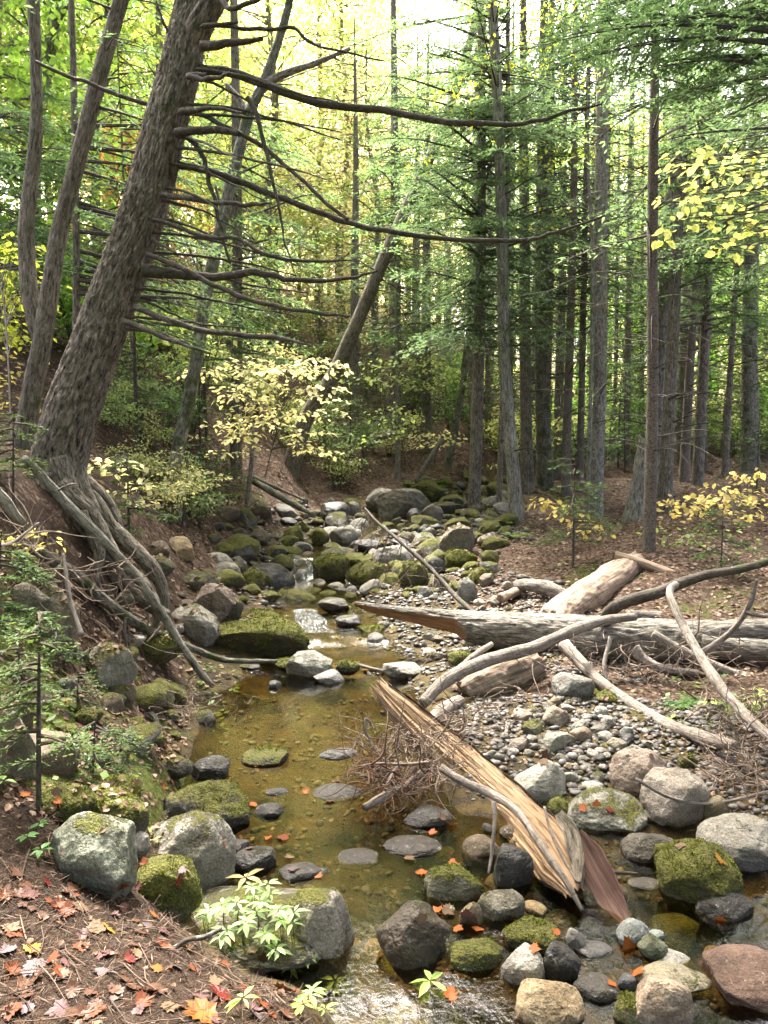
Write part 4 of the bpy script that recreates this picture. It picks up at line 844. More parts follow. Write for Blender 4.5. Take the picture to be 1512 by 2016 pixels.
# upper stream, left part
B(496,1143,52,44,(.14,.13,.07),1.05,'small pointed stone with yellow moss below the upper falls',.6,.5)
B(556,1112,58,44,(.09,.085,.05),1.0,'dark mossy stone left of the small waterfall',.6,.5)
B(470,1115,40,40,(.24,.22,.18),.3,'grey brown stone left of the pointed mossy one',.5,.5)
B(648,1118,84,66,(.15,.13,.07),.98,'mossy needle strewn boulder right of the small waterfall',.45,.5)
B(726,1132,92,56,(.11,.10,.055),1.08,'mossy boulder under the dead twiggy branch',.5,.5)
B(664,1092,70,36,(.19,.18,.13),.6,'mossy flat stone behind the boulder by the waterfall',.5,.4)
B(680,1055,62,44,(.27,.27,.245),.35,'grey rounded boulder with a pale face in the upper bed',.5,.5)
B(628,1058,42,42,(.15,.15,.05),1.15,'bright green mossy boulder beside the pale faced one in the upper bed',.4,.5)
B(775,1097,84,50,(.26,.255,.24),.3,'broad grey boulder behind the dead twiggy branch',.6,.5)
B(820,1135,72,60,(.14,.135,.08),.95,'mossy wet block right of the mossy boulders, above the log tip',.7,.5)
B(835,1170,40,34,(.2,.2,.2),.2,'grey wet stone beneath the mossy wet block',.5,.4)
B(790,995,110,82,(.20,.185,.15),.45,'dark overhanging rock mass in the middle of the upper stream',.7,.45)
B(752,990,70,60,(.25,.24,.21),.4,'grey boulder at the left of the dark overhanging rock mass',.6,.45)
B(697,1003,32,32,(.3,.29,.27),.2,'small pale boulder at the edge of the leaf covered bank',.6,.5)
B(852,1012,46,42,(.25,.22,.18),.3,'pinkish grey blocky stone right of the overhanging rock mass',.6,.5)
B(845,965,80,46,(.14,.15,.05),1.15,'boulder covered in bright green ferny moss at the head of the stream',.3,.5)
B(900,1068,76,72,(.21,.195,.15),.5,'large smooth leaning boulder on the right side of the upper bed',.7,.45)
B(905,1102,70,44,(.16,.16,.045),1.15,'yellow green moss boulder in front of the large leaning boulder',.5,.5)
B(905,1035,56,34,(.15,.14,.06),1.0,'moss topped boulder behind the large leaning one',.5,.5)
B(964,1035,50,28,(.14,.13,.06),1.0,'rounded mossy stone near the grey streamside trunk',.3,.5)
B(975,990,52,30,(.33,.33,.31),.45,'pale flat topped boulder left of the grey streamside trunk',.5,.5)
B(935,988,30,22,(.26,.25,.21),.7,'small mossy capped stone in the narrow upper stream',.4,.5)
B(845,1050,30,26,(.27,.26,.24),.2,'grey rounded stone left of the large leaning boulder',.3,.5)
B(820,1062,44,26,DARK,.4,'dark wet stone in the shaded side channel',.4,.5)
B(870,1000,90,24,(.08,.07,.05),.5,'row end stone dark and wet below the bright ferny boulder',.5,.4)
B(945,1138,60,44,(.17,.165,.05),1.12,'mossy mound stone at the right edge of the cobbles',.3,.5)
B(958,1140,30,26,(.34,.3,.24),.1,'tan angular stone on the mossy mound',.7,.9)
B(918,1165,46,56,(.28,.275,.26),.4,'upright grey stone touched by the dead branch tip',.6,.5)
B(1000,1155,26,24,(.36,.31,.25),.1,'rounded tan stone beside the driftwood piece',.3,.5)
B(455,1200,60,50,(.14,.13,.09),.7,'mossy stone right of the pyramid shaped boulder',.4,.5)
B(530,1175,50,26,(.1,.09,.05),.9,'low mossy stone in the small dark pool',.3,.5)
B(510,1215,90,34,(.13,.12,.06),1.0,'mossy flat stone just above the loaf shaped boulder',.4,.5)
# around the logs and right gravel bar
B(733,1242,52,30,(.15,.15,.04),1.15,'moss green stone below the log tip',.3,.5)
B(742,1262,44,34,(.2,.195,.18),.3,'grey pointed stone by the riffle below the log tip',.6,.5)
B(690,1222,60,26,(.05,.045,.04),.4,'black wet stone left of the log tip',.4,.5)
B(658,1190,66,30,(.12,.11,.08),.4,'dark stone with leaves above the riffle',.4,.5)
B(790,1318,78,36,(.36,.345,.32),.2,'pale flattish stone with white flecks beside the pool',.6,.5)
B(905,1298,60,36,(.22,.21,.10),1.1,'rounded stone with vivid moss behind the grey branch',.3,.5)
B(925,1265,36,28,(.34,.30,.25),.1,'tan stone in the shadow of the torn log',.4,.5)
B(1130,1352,82,58,(.27,.27,.255),.15,'large grey boulder in the shade under the fallen log',.35,.5)
B(1190,1375,44,28,(.15,.16,.05),1.1,'small mossy stone right of the boulder under the fallen log',.3,.5)
B(1092,1412,58,44,(.33,.28,.23),.25,'brownish pink angular stone on the gravel bar',.6,.5)
B(1045,1435,44,34,(.25,.26,.2),.8,'grey stone with a moss patch left of the brownish pink angular stone',.4,.5)
B(1088,1458,86,46,(.37,.36,.31),.45,'long pale lichened boulder in the middle of the gravel bar',.5,.5)
B(1142,1448,44,36,(.36,.28,.21),.1,'reddish tan stone right of the long pale lichened boulder',.5,.5)
B(1183,1402,30,24,(.40,.40,.37),.1,'light grey egg shaped stone on the gravel bar',.2,.6)
B(1196,1420,28,24,(.37,.34,.32),.1,'pinkish round stone beside the light grey egg shaped one',.2,.6)
B(1236,1444,28,26,(.25,.26,.26),.1,'bluish triangular stone at the right of the gravel bar',.7,.6)
B(1182,1436,36,24,(.2,.19,.16),.3,'dull grey stone between the pinkish and the reddish tan stones',.4,.5)
B(1212,1466,44,26,(.34,.32,.27),.2,'flat pale stone at the lower end of the gravel bar',.4,.5)
B(1250,1480,30,26,(.3,.29,.27),.1,'grey stone behind the pair of big boulders',.4,.5)
B(1180,1495,30,24,(.045,.042,.038),.1,'black stone among pale pebbles on the gravel bar',.7,.5)
B(1062,1545,108,90,(.44,.43,.39),.22,'broad whitish boulder behind the split log',.55,.3)
B(1182,1600,172,92,(.34,.34,.295),.60,'low broad boulder with pale dry top and mossy wet sides',.5,.35,.8,seed=19)
B(1260,1526,112,98,(.33,.27,.23),.1,'pinkish brown boulder leaning behind the largest rounded boulder',.35,.4,seed=23)
B(1325,1566,126,130,(.37,.33,.29),.12,'largest rounded pinkish grey boulder on the right',.42,.45,.85,seed=29)
B(1408,1592,52,54,(.27,.235,.16),.4,'brown rounded stone tucked right of the largest rounded boulder',.3,.5)
B(1465,1662,170,110,(.31,.30,.27),.2,'long smooth grey boulder at the right edge',.2,.4,.8,seed=37)
B(1282,1672,105,66,(.10,.088,.066),.25,'flat dark wet rock between the low broad and the mossy boulders',.5,.3)
B(1380,1728,148,122,(.17,.165,.09),1.22,'round boulder crowned with bright green moss in the right channel',.12,.4,.85,seed=3)
B(1312,1685,50,50,(.1,.11,.04),1.1,'dark green mossy lump at the shoulder of the moss crowned boulder',.3,.6)
B(1352,1500,0+40,34,(.14,.15,.05),1.0,'mossy stone behind the largest rounded boulder',.4,.5)
B(1265,1740,60,24,(.09,.08,.06),.1,'submerged flat stone left of the moss crowned boulder',.3,.1)
B(1095,1590,44,36,(.2,.2,.12),.8,'small mossy stone between the whitish and the low broad boulders',.4,.5)
B(1120,1530,36,22,(.3,.29,.26),.2,'grey stone on the upstream side of the low broad boulder',.3,.5)
B(1165,1546,44,20,(.36,.37,.35),.2,'pale oval stone lying on the edge of the low broad boulder',.2,.8)
# lower channel
B(892,1742,106,74,(.24,.235,.17),.72,'rounded boulder with moss and lichen left of the black boulder in the lower channel',.3,.4)
B(1004,1712,82,86,(.055,.053,.046),.35,'black wet boulder under the lower end of the split log',.3,.4)
B(985,1783,86,66,(.26,.25,.20),.5,'grey lichened stone with needles in the lower channel',.4,.45)
B(1052,1842,108,60,(.095,.10,.05),.92,'dark green mossy oval stone in the lower channel',.2,.45)
B(940,1880,98,58,(.13,.135,.075),.85,'green rounded stone near the bottom centre',.3,.45)
B(1028,1902,76,64,(.42,.41,.38),.05,'pale speckled egg shaped stone near the bottom centre',.25,.5,tilt=.4)
B(1100,1900,74,74,(.05,.046,.04),.1,'black wet stone between the pale egg shaped and the grey oval stones',.5,.4)
B(815,1848,130,116,(.07,.055,.035),.35,'dark boulder matted with brown needles at the pool outlet',.25,.4)
B(1080,1968,116,80,(.42,.33,.21),.05,'tan angular boulder at the bottom of the frame',.55,.5,seed=13)
B(1300,1978,94,92,(.44,.36,.28),.15,'smooth pinkish tan boulder at the bottom of the frame',.25,.5,seed=15)
B(1250,1992,74,60,(.22,.21,.12),.75,'mossy brown stone leaning on the smooth pinkish tan boulder',.3,.5)
B(1325,1927,126,54,(.32,.30,.22),.3,'long grey oval stone above the smooth pinkish tan boulder',.2,.5)
B(1322,1888,64,30,(.43,.43,.41),.1,'flat whitish stone behind the long grey oval stone',.2,.5)
B(1283,1866,54,42,(.2,.23,.16),.5,'greenish grey stone above the flat whitish one',.3,.5)
B(1245,1838,56,46,(.33,.38,.40),.0,'pale blue grey rounded stone at the tip of the torn bark',.2,.45)
B(1292,1842,28,20,(.34,.42,.42),.0,'small turquoise grey pebble beside the pale blue grey stone',.1,.6)
B(1475,1925,170,110,(.20,.13,.10),.1,'reddish brown wet slab at the lower right corner',.6,.35)
B(1175,1945,80,50,(.07,.065,.055),.1,'dark flat wet rock between the two tan boulders at the bottom',.4,.3)
B(1135,1850,36,40,(.36,.35,.33),.0,'small white jagged stone in the lower channel',.8,.5)
B(1052,1788,44,24,(.34,.26,.14),.1,'ochre stone below the split log',.5,.5)
B(1235,1935,34,28,(.14,.15,.17),.0,'blue black little stone left of the long grey oval stone',.2,.5)
B(1165,1870,70,30,(.12,.12,.12),.1,'thin dark slab in the shallow water below the torn bark',.5,.3)
B(1430,1790,110,70,(.06,.056,.046),.2,'submerged dark rock with an orange leaf in the right channel',.3,.1)
B(885,1795,26,22,(.3,.28,.2),.1,'pebble stone under the leaf drift in the lower channel',.3,.5)
B(928,1803,42,50,(.24,.2,.13),.4,'brown stone under the leaf drift in the lower channel',.3,.5)
B(1280,1610,30,30,(.27,.26,.23),.2,'grey stone wedged under the largest rounded boulder',.4,.5)
# cobbles: individuals among the boulders, shapes shared
SH = []
for k in range(12):
    p, T = rock_shape(500+k, 5 if k < 6 else 4, (.2, .45, .6, .3)[k % 4]); m = MB().add(p, None, T, p); SH.append(m)
protoC = [None]*12
def cobble(x, y, r, col, moss, label, group, sink=.35, name='cobble'):
    k = int(rng.integers(0, 6) if r*FPX/y > 16 else rng.integers(6, 12))
    if protoC[k] is None: o = SH[k].build(name, M['rock'], org=(0, 0, 0)); protoC[k] = o
    else: o = protoC[k].copy(); o.name = name; COL.objects.link(o)
    s = np.array([1, rng.uniform(.65, 1), rng.uniform(.5, .8)])*r
    g = zt1(x, y); o.location = (x, y, g+s[2]*(1-sink*2)*.6); o.scale = s; o.rotation_euler = (rng.normal()*.25, rng.normal()*.25, rng.uniform(0, 6.28))
    o.color = (*col, moss); tag(o, label, name, group); return o
CC = {'grey': GREY, 'pale': PALE, 'dark wet': DARK, 'tan': TAN, 'brown': BROWN, 'pinkish': PINK, 'mossy': (.14, .135, .06)}
def zone(n, poly, sizes, cols, where, moss=.3, name='cobble'):
    made = 0; tries = 0; P_ = np.array(poly)
    while made < n and tries < n*40:
        tries += 1; u = rng.uniform(P_[:, 0].min(), P_[:, 0].max()); v = rng.uniform(P_[:, 1].min(), P_[:, 1].max())
        ins = False; j = len(P_)-1
        for i_ in range(len(P_)):
            if (P_[i_, 1] > v) != (P_[j, 1] > v) and u < (P_[j, 0]-P_[i_, 0])*(v-P_[i_, 1])/(P_[j, 1]-P_[i_, 1])+P_[i_, 0]: ins = not ins
            j = i_
        if not ins: continue
        h = hit(u, v); r = min(sizes[1], sizes[0]*rng.pareto(1.6)+sizes[0])
        if any(math.hypot(h[0]-a, h[1]-b) < .72*(r+c) for a, b, c in occ): continue
        occ.append((h[0], h[1], r)); c = cols[rng.integers(len(cols))]
        ms = 1.08 if c == 'mossy' else rng.choice([.1, moss, moss+.3])
        cobble(h[0], h[1], r, np.array(CC[c])*rng.uniform(.75, 1.2), ms, f"{c} {name} {where}", f'{name}s {where}', .3, name); made += 1
zone(150, [(420,1020),(520,1000),(620,985),(760,1000),(830,965),(990,945),(1005,1000),(1000,1090),(960,1150),(640,1185),(440,1160)], (.12, .36), ['grey','mossy','mossy','brown','grey','dark wet','pale'], 'in the jumble of the upper stream bed', .6, 'stone')
zone(26, [(60,1260),(200,1250),(330,1330),(420,1420),(300,1480),(230,1560),(90,1540)], (.05, .16), ['grey','mossy','mossy','brown'], 'half buried in the left slope', .7, 'stone')
zone(30, [(830,950),(980,935),(1010,990),(860,1010)], (.12, .34), ['mossy','grey','mossy','dark wet'], 'in the narrow head of the stream', .7, 'stone')
zone(105, [(430,1020),(600,1000),(760,1020),(960,990),(990,1080),(960,1130),(880,1180),(640,1180),(560,1150),(420,1150),(420,1060)], (.06, .20), ['grey','brown','mossy','mossy','dark wet','grey','pale'], 'in the stony upper stream bed', .55)
zone(22, [(820,990),(990,950),(1000,1000),(900,1080),(830,1080)], (.07, .2), ['grey','mossy','dark wet','mossy'], 'in the narrow head of the stream', .6)
zone(40, [(660,1200),(760,1210),(960,1270),(960,1300),(850,1330),(730,1320),(650,1240)], (.03, .085), ['grey','pale','tan','grey','brown'], 'between the riffle and the fallen log', .25)
zone(22, [(880,1170),(1080,1180),(1060,1212),(900,1205)], (.03, .08), ['grey','pale','grey','tan'], 'behind the fallen log', .2)
zone(54, [(1000,1420),(1120,1375),(1240,1420),(1290,1480),(1230,1540),(1110,1530),(1060,1490),(960,1500)], (.03, .085), ['grey','pale','tan','pinkish','dark wet'], 'on the gravel bar below the fallen log', .15)
zone(46, [(880,1640),(1000,1630),(1100,1760),(1290,1760),(1500,1880),(1500,2010),(760,2010),(740,1760)], (.045, .12), ['grey','brown','dark wet','mossy','tan','pale'], 'packed into the lower channel', .4, 'stone')
zone(22, [(900,1760),(1240,1800),(1290,1900),(1250,1960),(1140,1930),(960,1860),(880,1820)], (.016, .05), ['grey','brown','tan','dark wet'], 'in the shallow lower channel', .2)
zone(12, [(1180,1640),(1500,1760),(1500,1900),(1340,1860),(1180,1760)], (.02, .06), ['brown','dark wet','tan'], 'under the right channel water', .1)
zone(8, [(520,1620),(700,1600),(780,1720),(700,1800),(650,1740)], (.02, .06), ['brown','dark wet','tan'], 'on the bed of the lower pool', .1)
zone(9, [(330,1180),(480,1150),(500,1240),(360,1290)], (.04, .09), ['grey','mossy','brown'], 'at the left edge of the upper pool', .6)
# pebbles too many to count
mb = MB(); p0, T0 = ico(2)
def pebs(n, box, r0, r1, cond):
    k = 0
    while k < n:
        x = rng.uniform(box[0], box[1], 400); y = rng.uniform(box[2], box[3], 400); z = zt(x, y); ok = cond(x, y, z)
        for a, b, c in zip(x[ok], y[ok], z[ok]):
            r = r0+(r1-r0)*rng.random()**2.5; q = p0*(1+.3*rng.normal(size=(1, 3)).clip(-1, 1))*(1+.12*rng.normal(size=(len(p0), 1)))*r*np.array([1, .85, .6])
            an = rng.uniform(0, 6.28); q = q@np.array([[math.cos(an), math.sin(an), 0], [-math.sin(an), math.cos(an), 0], [0, 0, 1]])
            mb.add(q+[a, b, c+r*.25], None, T0, q, rng.random()); k += 1
            if k >= n: break
pebs(2600, (.5, 2.4, 3.6, 5.4), .008, .034, lambda x, y, z: (z < .22) & (z > .0))
pebs(1800, (-.4, 2.2, 5.8, 9.2), .012, .04, lambda x, y, z: (z < water_level(x, y)+.28) & (z > water_level(x, y)-.03))
pebs(1300, (-2.6, 2.4, 8.5, 15), .018, .06, lambda x, y, z: (z < water_level(x, y)+.3) & (z > water_level(x, y)-.05))
pebs(1500, (-.1, 2.4, 2.2, 3.7), .006, .022, lambda x, y, z: z < .0)
pebs(900, (-1.2, .3, 3.0, 6.2), .008, .03, lambda x, y, z: z < -.02)
def mat_peb():
    t = NT('pebbles'); lv = t.attr('lv', 'Fac'); pos = t.n('NewGeometry').outputs['Position']
    c = t.ramp(lv, (0., (.02, .017, .012)), (.35, (.055, .047, .034)), (.55, (.09, .084, .068)), (.75, (.10, .07, .045)), (.92, (.17, .158, .138)), (1., (.09, .094, .094)))
    return t.done(t.pbr(t.mix(.5, c, t.mix(t.ramp(t.noise(pos, 120, 3), (.4, 0.), (.6, 1.)), t.mix(1., c, (.5, .5, .5), 'MULTIPLY'), c)), .6, None, .4))
tag(mb.build('pebbles', mat_peb(), org=(0, 0, 0)), 'small loose pebbles over the stream bed and gravel bar', 'pebbles', kind='stuff')


# small falls: thin broken sheets of water where the stream drops between the boulders
def falls(u0, v0, u1, v1, w, seed=1):
    a, b = hit(u0, v0), hit(u1, v1); b = P(u1, v1, b[1]); a = P(u0, v0, a[1]); C = catmull([a+[0, .12, .015], a+[0, 0, .0], (a+b)/2+[.01, -.05, .03], b+[0, -.03, .012], b+[0, -.16, .008]], 26); m = 12
    e = np.linspace(-.5, .5, m); t = np.linspace(0, 1, 26); W_ = w*(.75+.6*t+.35*fbm(np.stack([t*6, t*0+seed, t*0], 1), 2, 9))
    X = C[:, None]+np.array([1., 0, 0])*(e[None]*W_[:, None])[..., None]; q = X.reshape(-1, 3); X = X+np.array([0, -1., .4])*(.035*fbm(q*np.array([22, 8, 8]), 3, seed).reshape(26, m))[..., None]
    s_ = np.concatenate([[0], np.cumsum(np.linalg.norm(np.diff(C, axis=0), axis=1))]); tc = np.stack([np.tile(e*w, 26), np.zeros(26*m)+seed, np.repeat(s_, m)], 1)
    i = (np.arange(25)[:, None]*m+np.arange(m-1)[None]).ravel()
    return tag(MB().add(X.reshape(-1, 3), np.stack([i, i+1, i+m+1, i+m], 1), None, tc).build('water_falls', M['foam'], org=(0, 0, 0)), kind='structure')
falls(611, 1106, 607, 1140, .15); falls(690, 1128, 690, 1150, .08, 2); falls(600, 1205, 620, 1240, .3, 5)

# fuzzy cushions of moss on the mossiest near boulders
for o, V, T, ms, dist in heroes:
    if ms < .68 or dist > 11: continue
    a, b, c = V[T[:, 0]], V[T[:, 1]], V[T[:, 2]]; N = np.cross(b-a, c-a); A = np.linalg.norm(N, axis=1)/2; N = norm(N); ctr = (a+b+c)/3
    k = .8*N[:, 2]+2.2*fbm(ctr*6.5, 3, 91)+1.3*ms-1.25; w_ = A*np.clip(k*3, 0, 1)*(ctr[:, 2] > water_level(ctr[:, 0], ctr[:, 1])+.01)
    n = int(min(7000, w_.sum()*(42000 if dist < 4.5 else 16000))); L = .011 if dist < 4.5 else .02
    if n < 30: continue
    i = rng.choice(len(T), n, p=w_/w_.sum()); r1 = np.sqrt(rng.random((n, 1))); r2 = rng.random((n, 1)); q = (1-r1)*a[i]+r1*(1-r2)*b[i]+r1*r2*c[i]
    h = np.clip(fbm(q*38, 2, 93)+.6, .25, 1.3); m = MB(); D = norm(N[i]+.75*rng.normal(size=(n, 3))); l = L*h*rng.uniform(.6, 1.3, n)
    blades(m, q-N[i]*.002, D, l, l*.5, rng.normal(size=(n, 3)), 0, np.clip(.45+.5*fbm(q*14, 3, 94)+.18*rng.normal(size=n), 0, 1)); x = m.build('moss', M['mossfuzz'], org=np.array(o.location), smooth=False); x.parent = o; x.location = (0, 0, 0); x['kind'] = 'stuff'
# ------------------------------------------------------------------ fallen wood
def stick(name, pts, d, hw, mat, label, cat='branch', seg=12, wob=.22, ridge=.002, subs=(), jag=.02, group=None, seed=1, n=None):
    pp = pix(pts, d); dm = np.linalg.norm(pp-np.array([0, 0, CAM_H]), axis=1).mean(); base = pp[np.argmin(pp[:, 2])]
    o = empty(name, base, label, cat, group) if subs else None
    mb = MB(); tube(mb, pp, np.array(hw)*dm/FPX, seg, n or len(pts)*9, wob, seed, ridge, (60, 12), jag=jag)
    if not subs:
        o = mb.build(name, M[mat], org=base); return tag(o, label, cat, group)
    mb.build('stem', M[mat], o)
    for sp, sd, sw in subs:
        ms = MB(); tube(ms, pix(sp, sd), np.array(sw)*dm/FPX, 8, len(sp)*6, .25, seed+3); ms.build('side_branch', M[mat], o)
    return o
# fallen log across the stream
lp = pix([(700,1190),(735,1200),(800,1212),(880,1224),(960,1238),(1060,1247),(1180,1256),(1300,1262),(1400,1263),(1460,1262)], (7.1, 6.35))
dm = 6.6; lr = np.array([5,12,18,24,36,41,43,43,40,30])*dm/FPX
log = empty('fallen_log', lp[-3]-np.array([0, 0, .2]), 'long grey barked log across the gravel, torn orange underside at its left end', 'log')
mb = MB(); C, rr = tube(mb, lp, lr, 96, 320, .07, 12, .012, (44, 9), jag=.06)
V = mb.V[0]; n_, sg = 320, 96; nrm_ = unit(-.1, -.72, -.68); t_ = np.linspace(0, 1, n_)
lim = np.where(t_ < .36, -.05+.35*t_/.36, .30+(t_-.36)/.05*.9); lim = np.clip(lim, -.05, 1.3)
A = V[:n_*sg].reshape(n_, sg, 3); h = (A-C[:, None])@nrm_; hm = (lim*rr)[:, None]+.012*fbm(np.stack([np.repeat(t_*30, sg), np.tile(np.arange(sg)*.35, n_), np.zeros(n_*sg)], 1), 3, 6).reshape(n_, sg)
ex = np.maximum(h-hm, 0); A -= ex[..., None]*nrm_; V[:n_*sg] = A.reshape(-1, 3)
cl = (ex > .004).reshape(-1); mb.mq[0] = np.where(cl[mb.Q[0]].sum(1) >= 3, 1, 0)
mb.build('trunk', [M['log'], M['cutwood']], log)
for p, d, w in ([(1380,1256),(1430,1246),(1512,1240),(1640,1232)], (6.4, 6.3), [30,26,22,18]), ([(1380,1268),(1440,1276),(1512,1280),(1640,1290)], (6.35, 6.1), [28,24,20,16]):
    mb = MB(); tube(mb, pix(p, d), np.array(w)*6.35/FPX, 40, 80, .07, 13, .009, (44, 9)); mb.build('fork', M['log'], log)
for p, d, w in (([(1110,1268),(1150,1312),(1185,1345),(1240,1385),(1310,1425),(1380,1450),(1450,1470)], (6.1, 5.3, 4.15), [13,12,11,11,10,10,8]),
                ([(1190,1225),(1200,1205),(1230,1185),(1300,1165),(1350,1145),(1400,1130),(1460,1120),(1540,1098)], (6.5, 5.7), [14,13,13,12,11,9,8,7]),
                ([(1285,1248),(1330,1275),(1380,1300),(1440,1325),(1500,1338),(1580,1342)], (6.2, 5.9), [9,10,11,10,10,9]),
                ([(1248,1278),(1270,1300),(1310,1318),(1375,1325)], (6.2, 6.0), [13,10,9,6]),
                ([(1330,1150),(1318,1165),(1330,1200),(1352,1245),(1378,1290),(1410,1340),(1460,1400),(1530,1465)], (5.95, 5.3, 4.0), [7,7,7,8,8,9,8,7]),
                ([(1378,1288),(1420,1260),(1455,1225),(1478,1185),(1490,1140)], (5.85, 5.7), [7,6,5,5,3]),
                ([(1470,1205),(1500,1212),(1560,1215)], (5.75, 5.6), [5,4,3])):
    mb = MB(); tube(mb, pix(p, d), np.array(w)*5.9/FPX, 14, len(p)*10, .16, int(w[0])+len(p), .003, (70, 10)); mb.build('branch', M['pale' if w[0] != 14 else 'twig'], log)
stick('fallen_branch', [(832,1385),(880,1338),(960,1300),(1050,1275),(1130,1240),(1190,1222),(1250,1214)], (5.3, 6.15), [9,12,12,11.5,11,10,8], 'pale', 'long grey branch propped in front of the fallen log, rising to the right', seg=18, subs=(([(850,1372),(900,1320),(945,1283),(968,1268)], (5.5, 5.9), [5,6,6,5]),))
stick('thin_stick', [(1202,1255),(1190,1310),(1200,1350),(1216,1380),(1260,1418),(1315,1446)], (6.0, 5.3), [4,4,3.5,3.5,3,2], 'pale', 'thin pale bent stick hanging from the fallen log to the gravel')
stick('thin_stick', [(690,1305),(760,1322),(830,1326),(880,1322),(955,1310)], (6.6, 6.3), [3,3.5,4,4,4], 'pale', 'thin pale stick lying flat at the right edge of the upper pool')
stick('log_chunk', [(912,1366),(960,1348),(1010,1328),(1050,1310)], (5.6, 5.9), [26,36,40,30], 'rot', 'short broken log with scaly pinkish wood beneath the fallen log', 'log', 44, .28, .014, jag=.12, n=90)
stick('rotten_log', [(1088,1225),(1110,1205),(1165,1168),(1215,1135),(1250,1108)], (7.2, 8.7), [24,29,31,29,20], 'rot', 'broad decayed log with moss patches lying behind the fallen log', 'log', 44, .22, .016, jag=.18, n=110)
stick('driftwood', [(1018,1150),(1045,1152),(1085,1160),(1130,1178)], (8.4, 7.8), [8,13,13,7], 'log', 'short grey driftwood piece at the edge of the cobbles', 'driftwood', 24, .3, .008, jag=.05)
stick('driftwood', [(985,1178),(1015,1165),(1030,1155)], (8.1, 8.5), [8,9,5], 'rot', 'small decayed wood piece left of the grey driftwood', 'driftwood', 20, .3, .006, jag=.04)
stick('bare_pole', [(1212,1094),(1260,1108),(1310,1126),(1345,1140)], (8.6, 8.2), [9,9,9,8], 'rot', 'smooth reddish brown pole resting on the end of the decayed log', 'pole', 20, .05, .002, jag=.01)
stick('thin_log', [(1240,1212),(1300,1214),(1400,1206)], (7.2, 7.4), [10,10,6], 'log', 'thin flat log lying behind the fallen log near the leaf covered bank', 'log', 20, .15, .004, jag=.05)
stick('fallen_branch', [(48,902),(75,930),(130,990),(190,1050),(250,1115),(300,1180),(350,1260),(395,1325),(418,1350)], (5.1, 5.9), [6.5,7.5,8.5,9,9,8.5,8,7,5], 'grey', 'long straight lichened branch leaning from the left bank down to the pool', seg=18, subs=(([(115,965),(135,955),(152,952)], (5.2, 5.1), [2,2,1]), ([(395,1322),(375,1335),(370,1345)], (5.85, 5.8), [2,2,1])))
stick('fallen_branch', [(60,1075),(100,1102),(150,1132),(200,1178),(250,1215),(300,1245),(335,1258),(390,1282),(450,1300),(545,1302)], (4.9, 6.3), [9,9.5,10,10,9.5,9,8,7,6,4], 'mossbark', 'crooked mossy branch crossing under the straight lichened one on the left bank', seg=16, subs=(([(248,1215),(245,1240),(252,1285)], (5.4, 5.35), [3,3,2]), ([(120,1115),(90,1150),(72,1195)], (5., 4.8), [5,4,2])))
stick('fallen_branch', [(-15,955),(10,985),(28,1012),(45,1030)], (4.6, 4.7), [8,9,9,6], 'grey', 'short lichened branch at the left edge below the slender tree')
stick('fallen_branch', [(140,938),(165,955),(195,985),(215,1020),(232,1060)], (6.2, 6.0), [5,7,7,8,5], 'darkbark', 'dark bent branch lying on the bank right of the leaning hemlock')
stick('fallen_branch', [(500,948),(530,965),(570,988),(615,1012)], (13.4, 12.7), [6,7,7,4], 'mossbark', 'mossy dead log sloping down the left bank into the upper bed', 'log')
stick('fallen_branch', [(500,940),(540,958),(600,985)], (13.9, 13.4), [4,4,2], 'darkbark', 'thinner dark stick lying above the mossy dead log')
stick('fallen_branch', [(290,1078),(340,1100),(400,1120),(460,1135)], (9.3, 9.2), [2.5,3,3,2], 'pale', 'thin whitish stick lying over stones below the rounded tan block')
stick('fallen_branch', [(745,862),(765,857),(798,848)], (18, 17.5), [6,7,4], 'darkbark', 'dark broken branch end sticking out over the head of the stream')
stick('fallen_branch', [(818,948),(845,905),(862,878),(872,860)], (17.5, 18), [5,5,5,3], 'darkbark', 'bent dark sapling leaning over the bright ferny boulder')
# dead twiggy branch over the boulders
o = empty('dead_bough', P(930, 1200, 7.6), 'dead twiggy bough standing tip down in front of the mossy boulders', 'branch')
pp = pix([(718,1000),(745,1030),(790,1068),(850,1122),(895,1172),(935,1208)], (9.3, 7.5)); mb = MB(); tube(mb, pp, np.array([2,3,4,4.5,4.5,4])*8.4/FPX, 9, 60, .2, 2, .002); mb.build('stem', M['twig'], o)
T = np.random.default_rng(3); Cc = catmull(pp, 80)
for k in range(30):
    f = T.uniform(0, .75)**1.3; q = Cc[int(f*79)]; L = T.uniform(.25, .8)*(1-f*.5); dr = unit(T.normal()*.5-.25, T.normal()*.5, -.75+T.normal()*.35)
    mb = MB(); m_ = q+dr*L*.5+T.normal(size=3)*.04; e = q+dr*L+np.array([T.normal()*.06, 0, -.08]); tube(mb, [q, m_, e], [.005, .004, .0015], 4, 6, cap=False)
    for _ in range(5):
        a = q+(e-q)*T.uniform(.2, .95); b = a+unit(T.normal(), T.normal(), T.normal()-.4)*L*T.uniform(.15, .4); tube(mb, [a, (a+b)/2+T.normal(size=3)*.015, b], [.0028, .002, .001], 3, 4, cap=False)
    mb.build('twig', M['drytwig' if k % 3 else 'twig'], o)
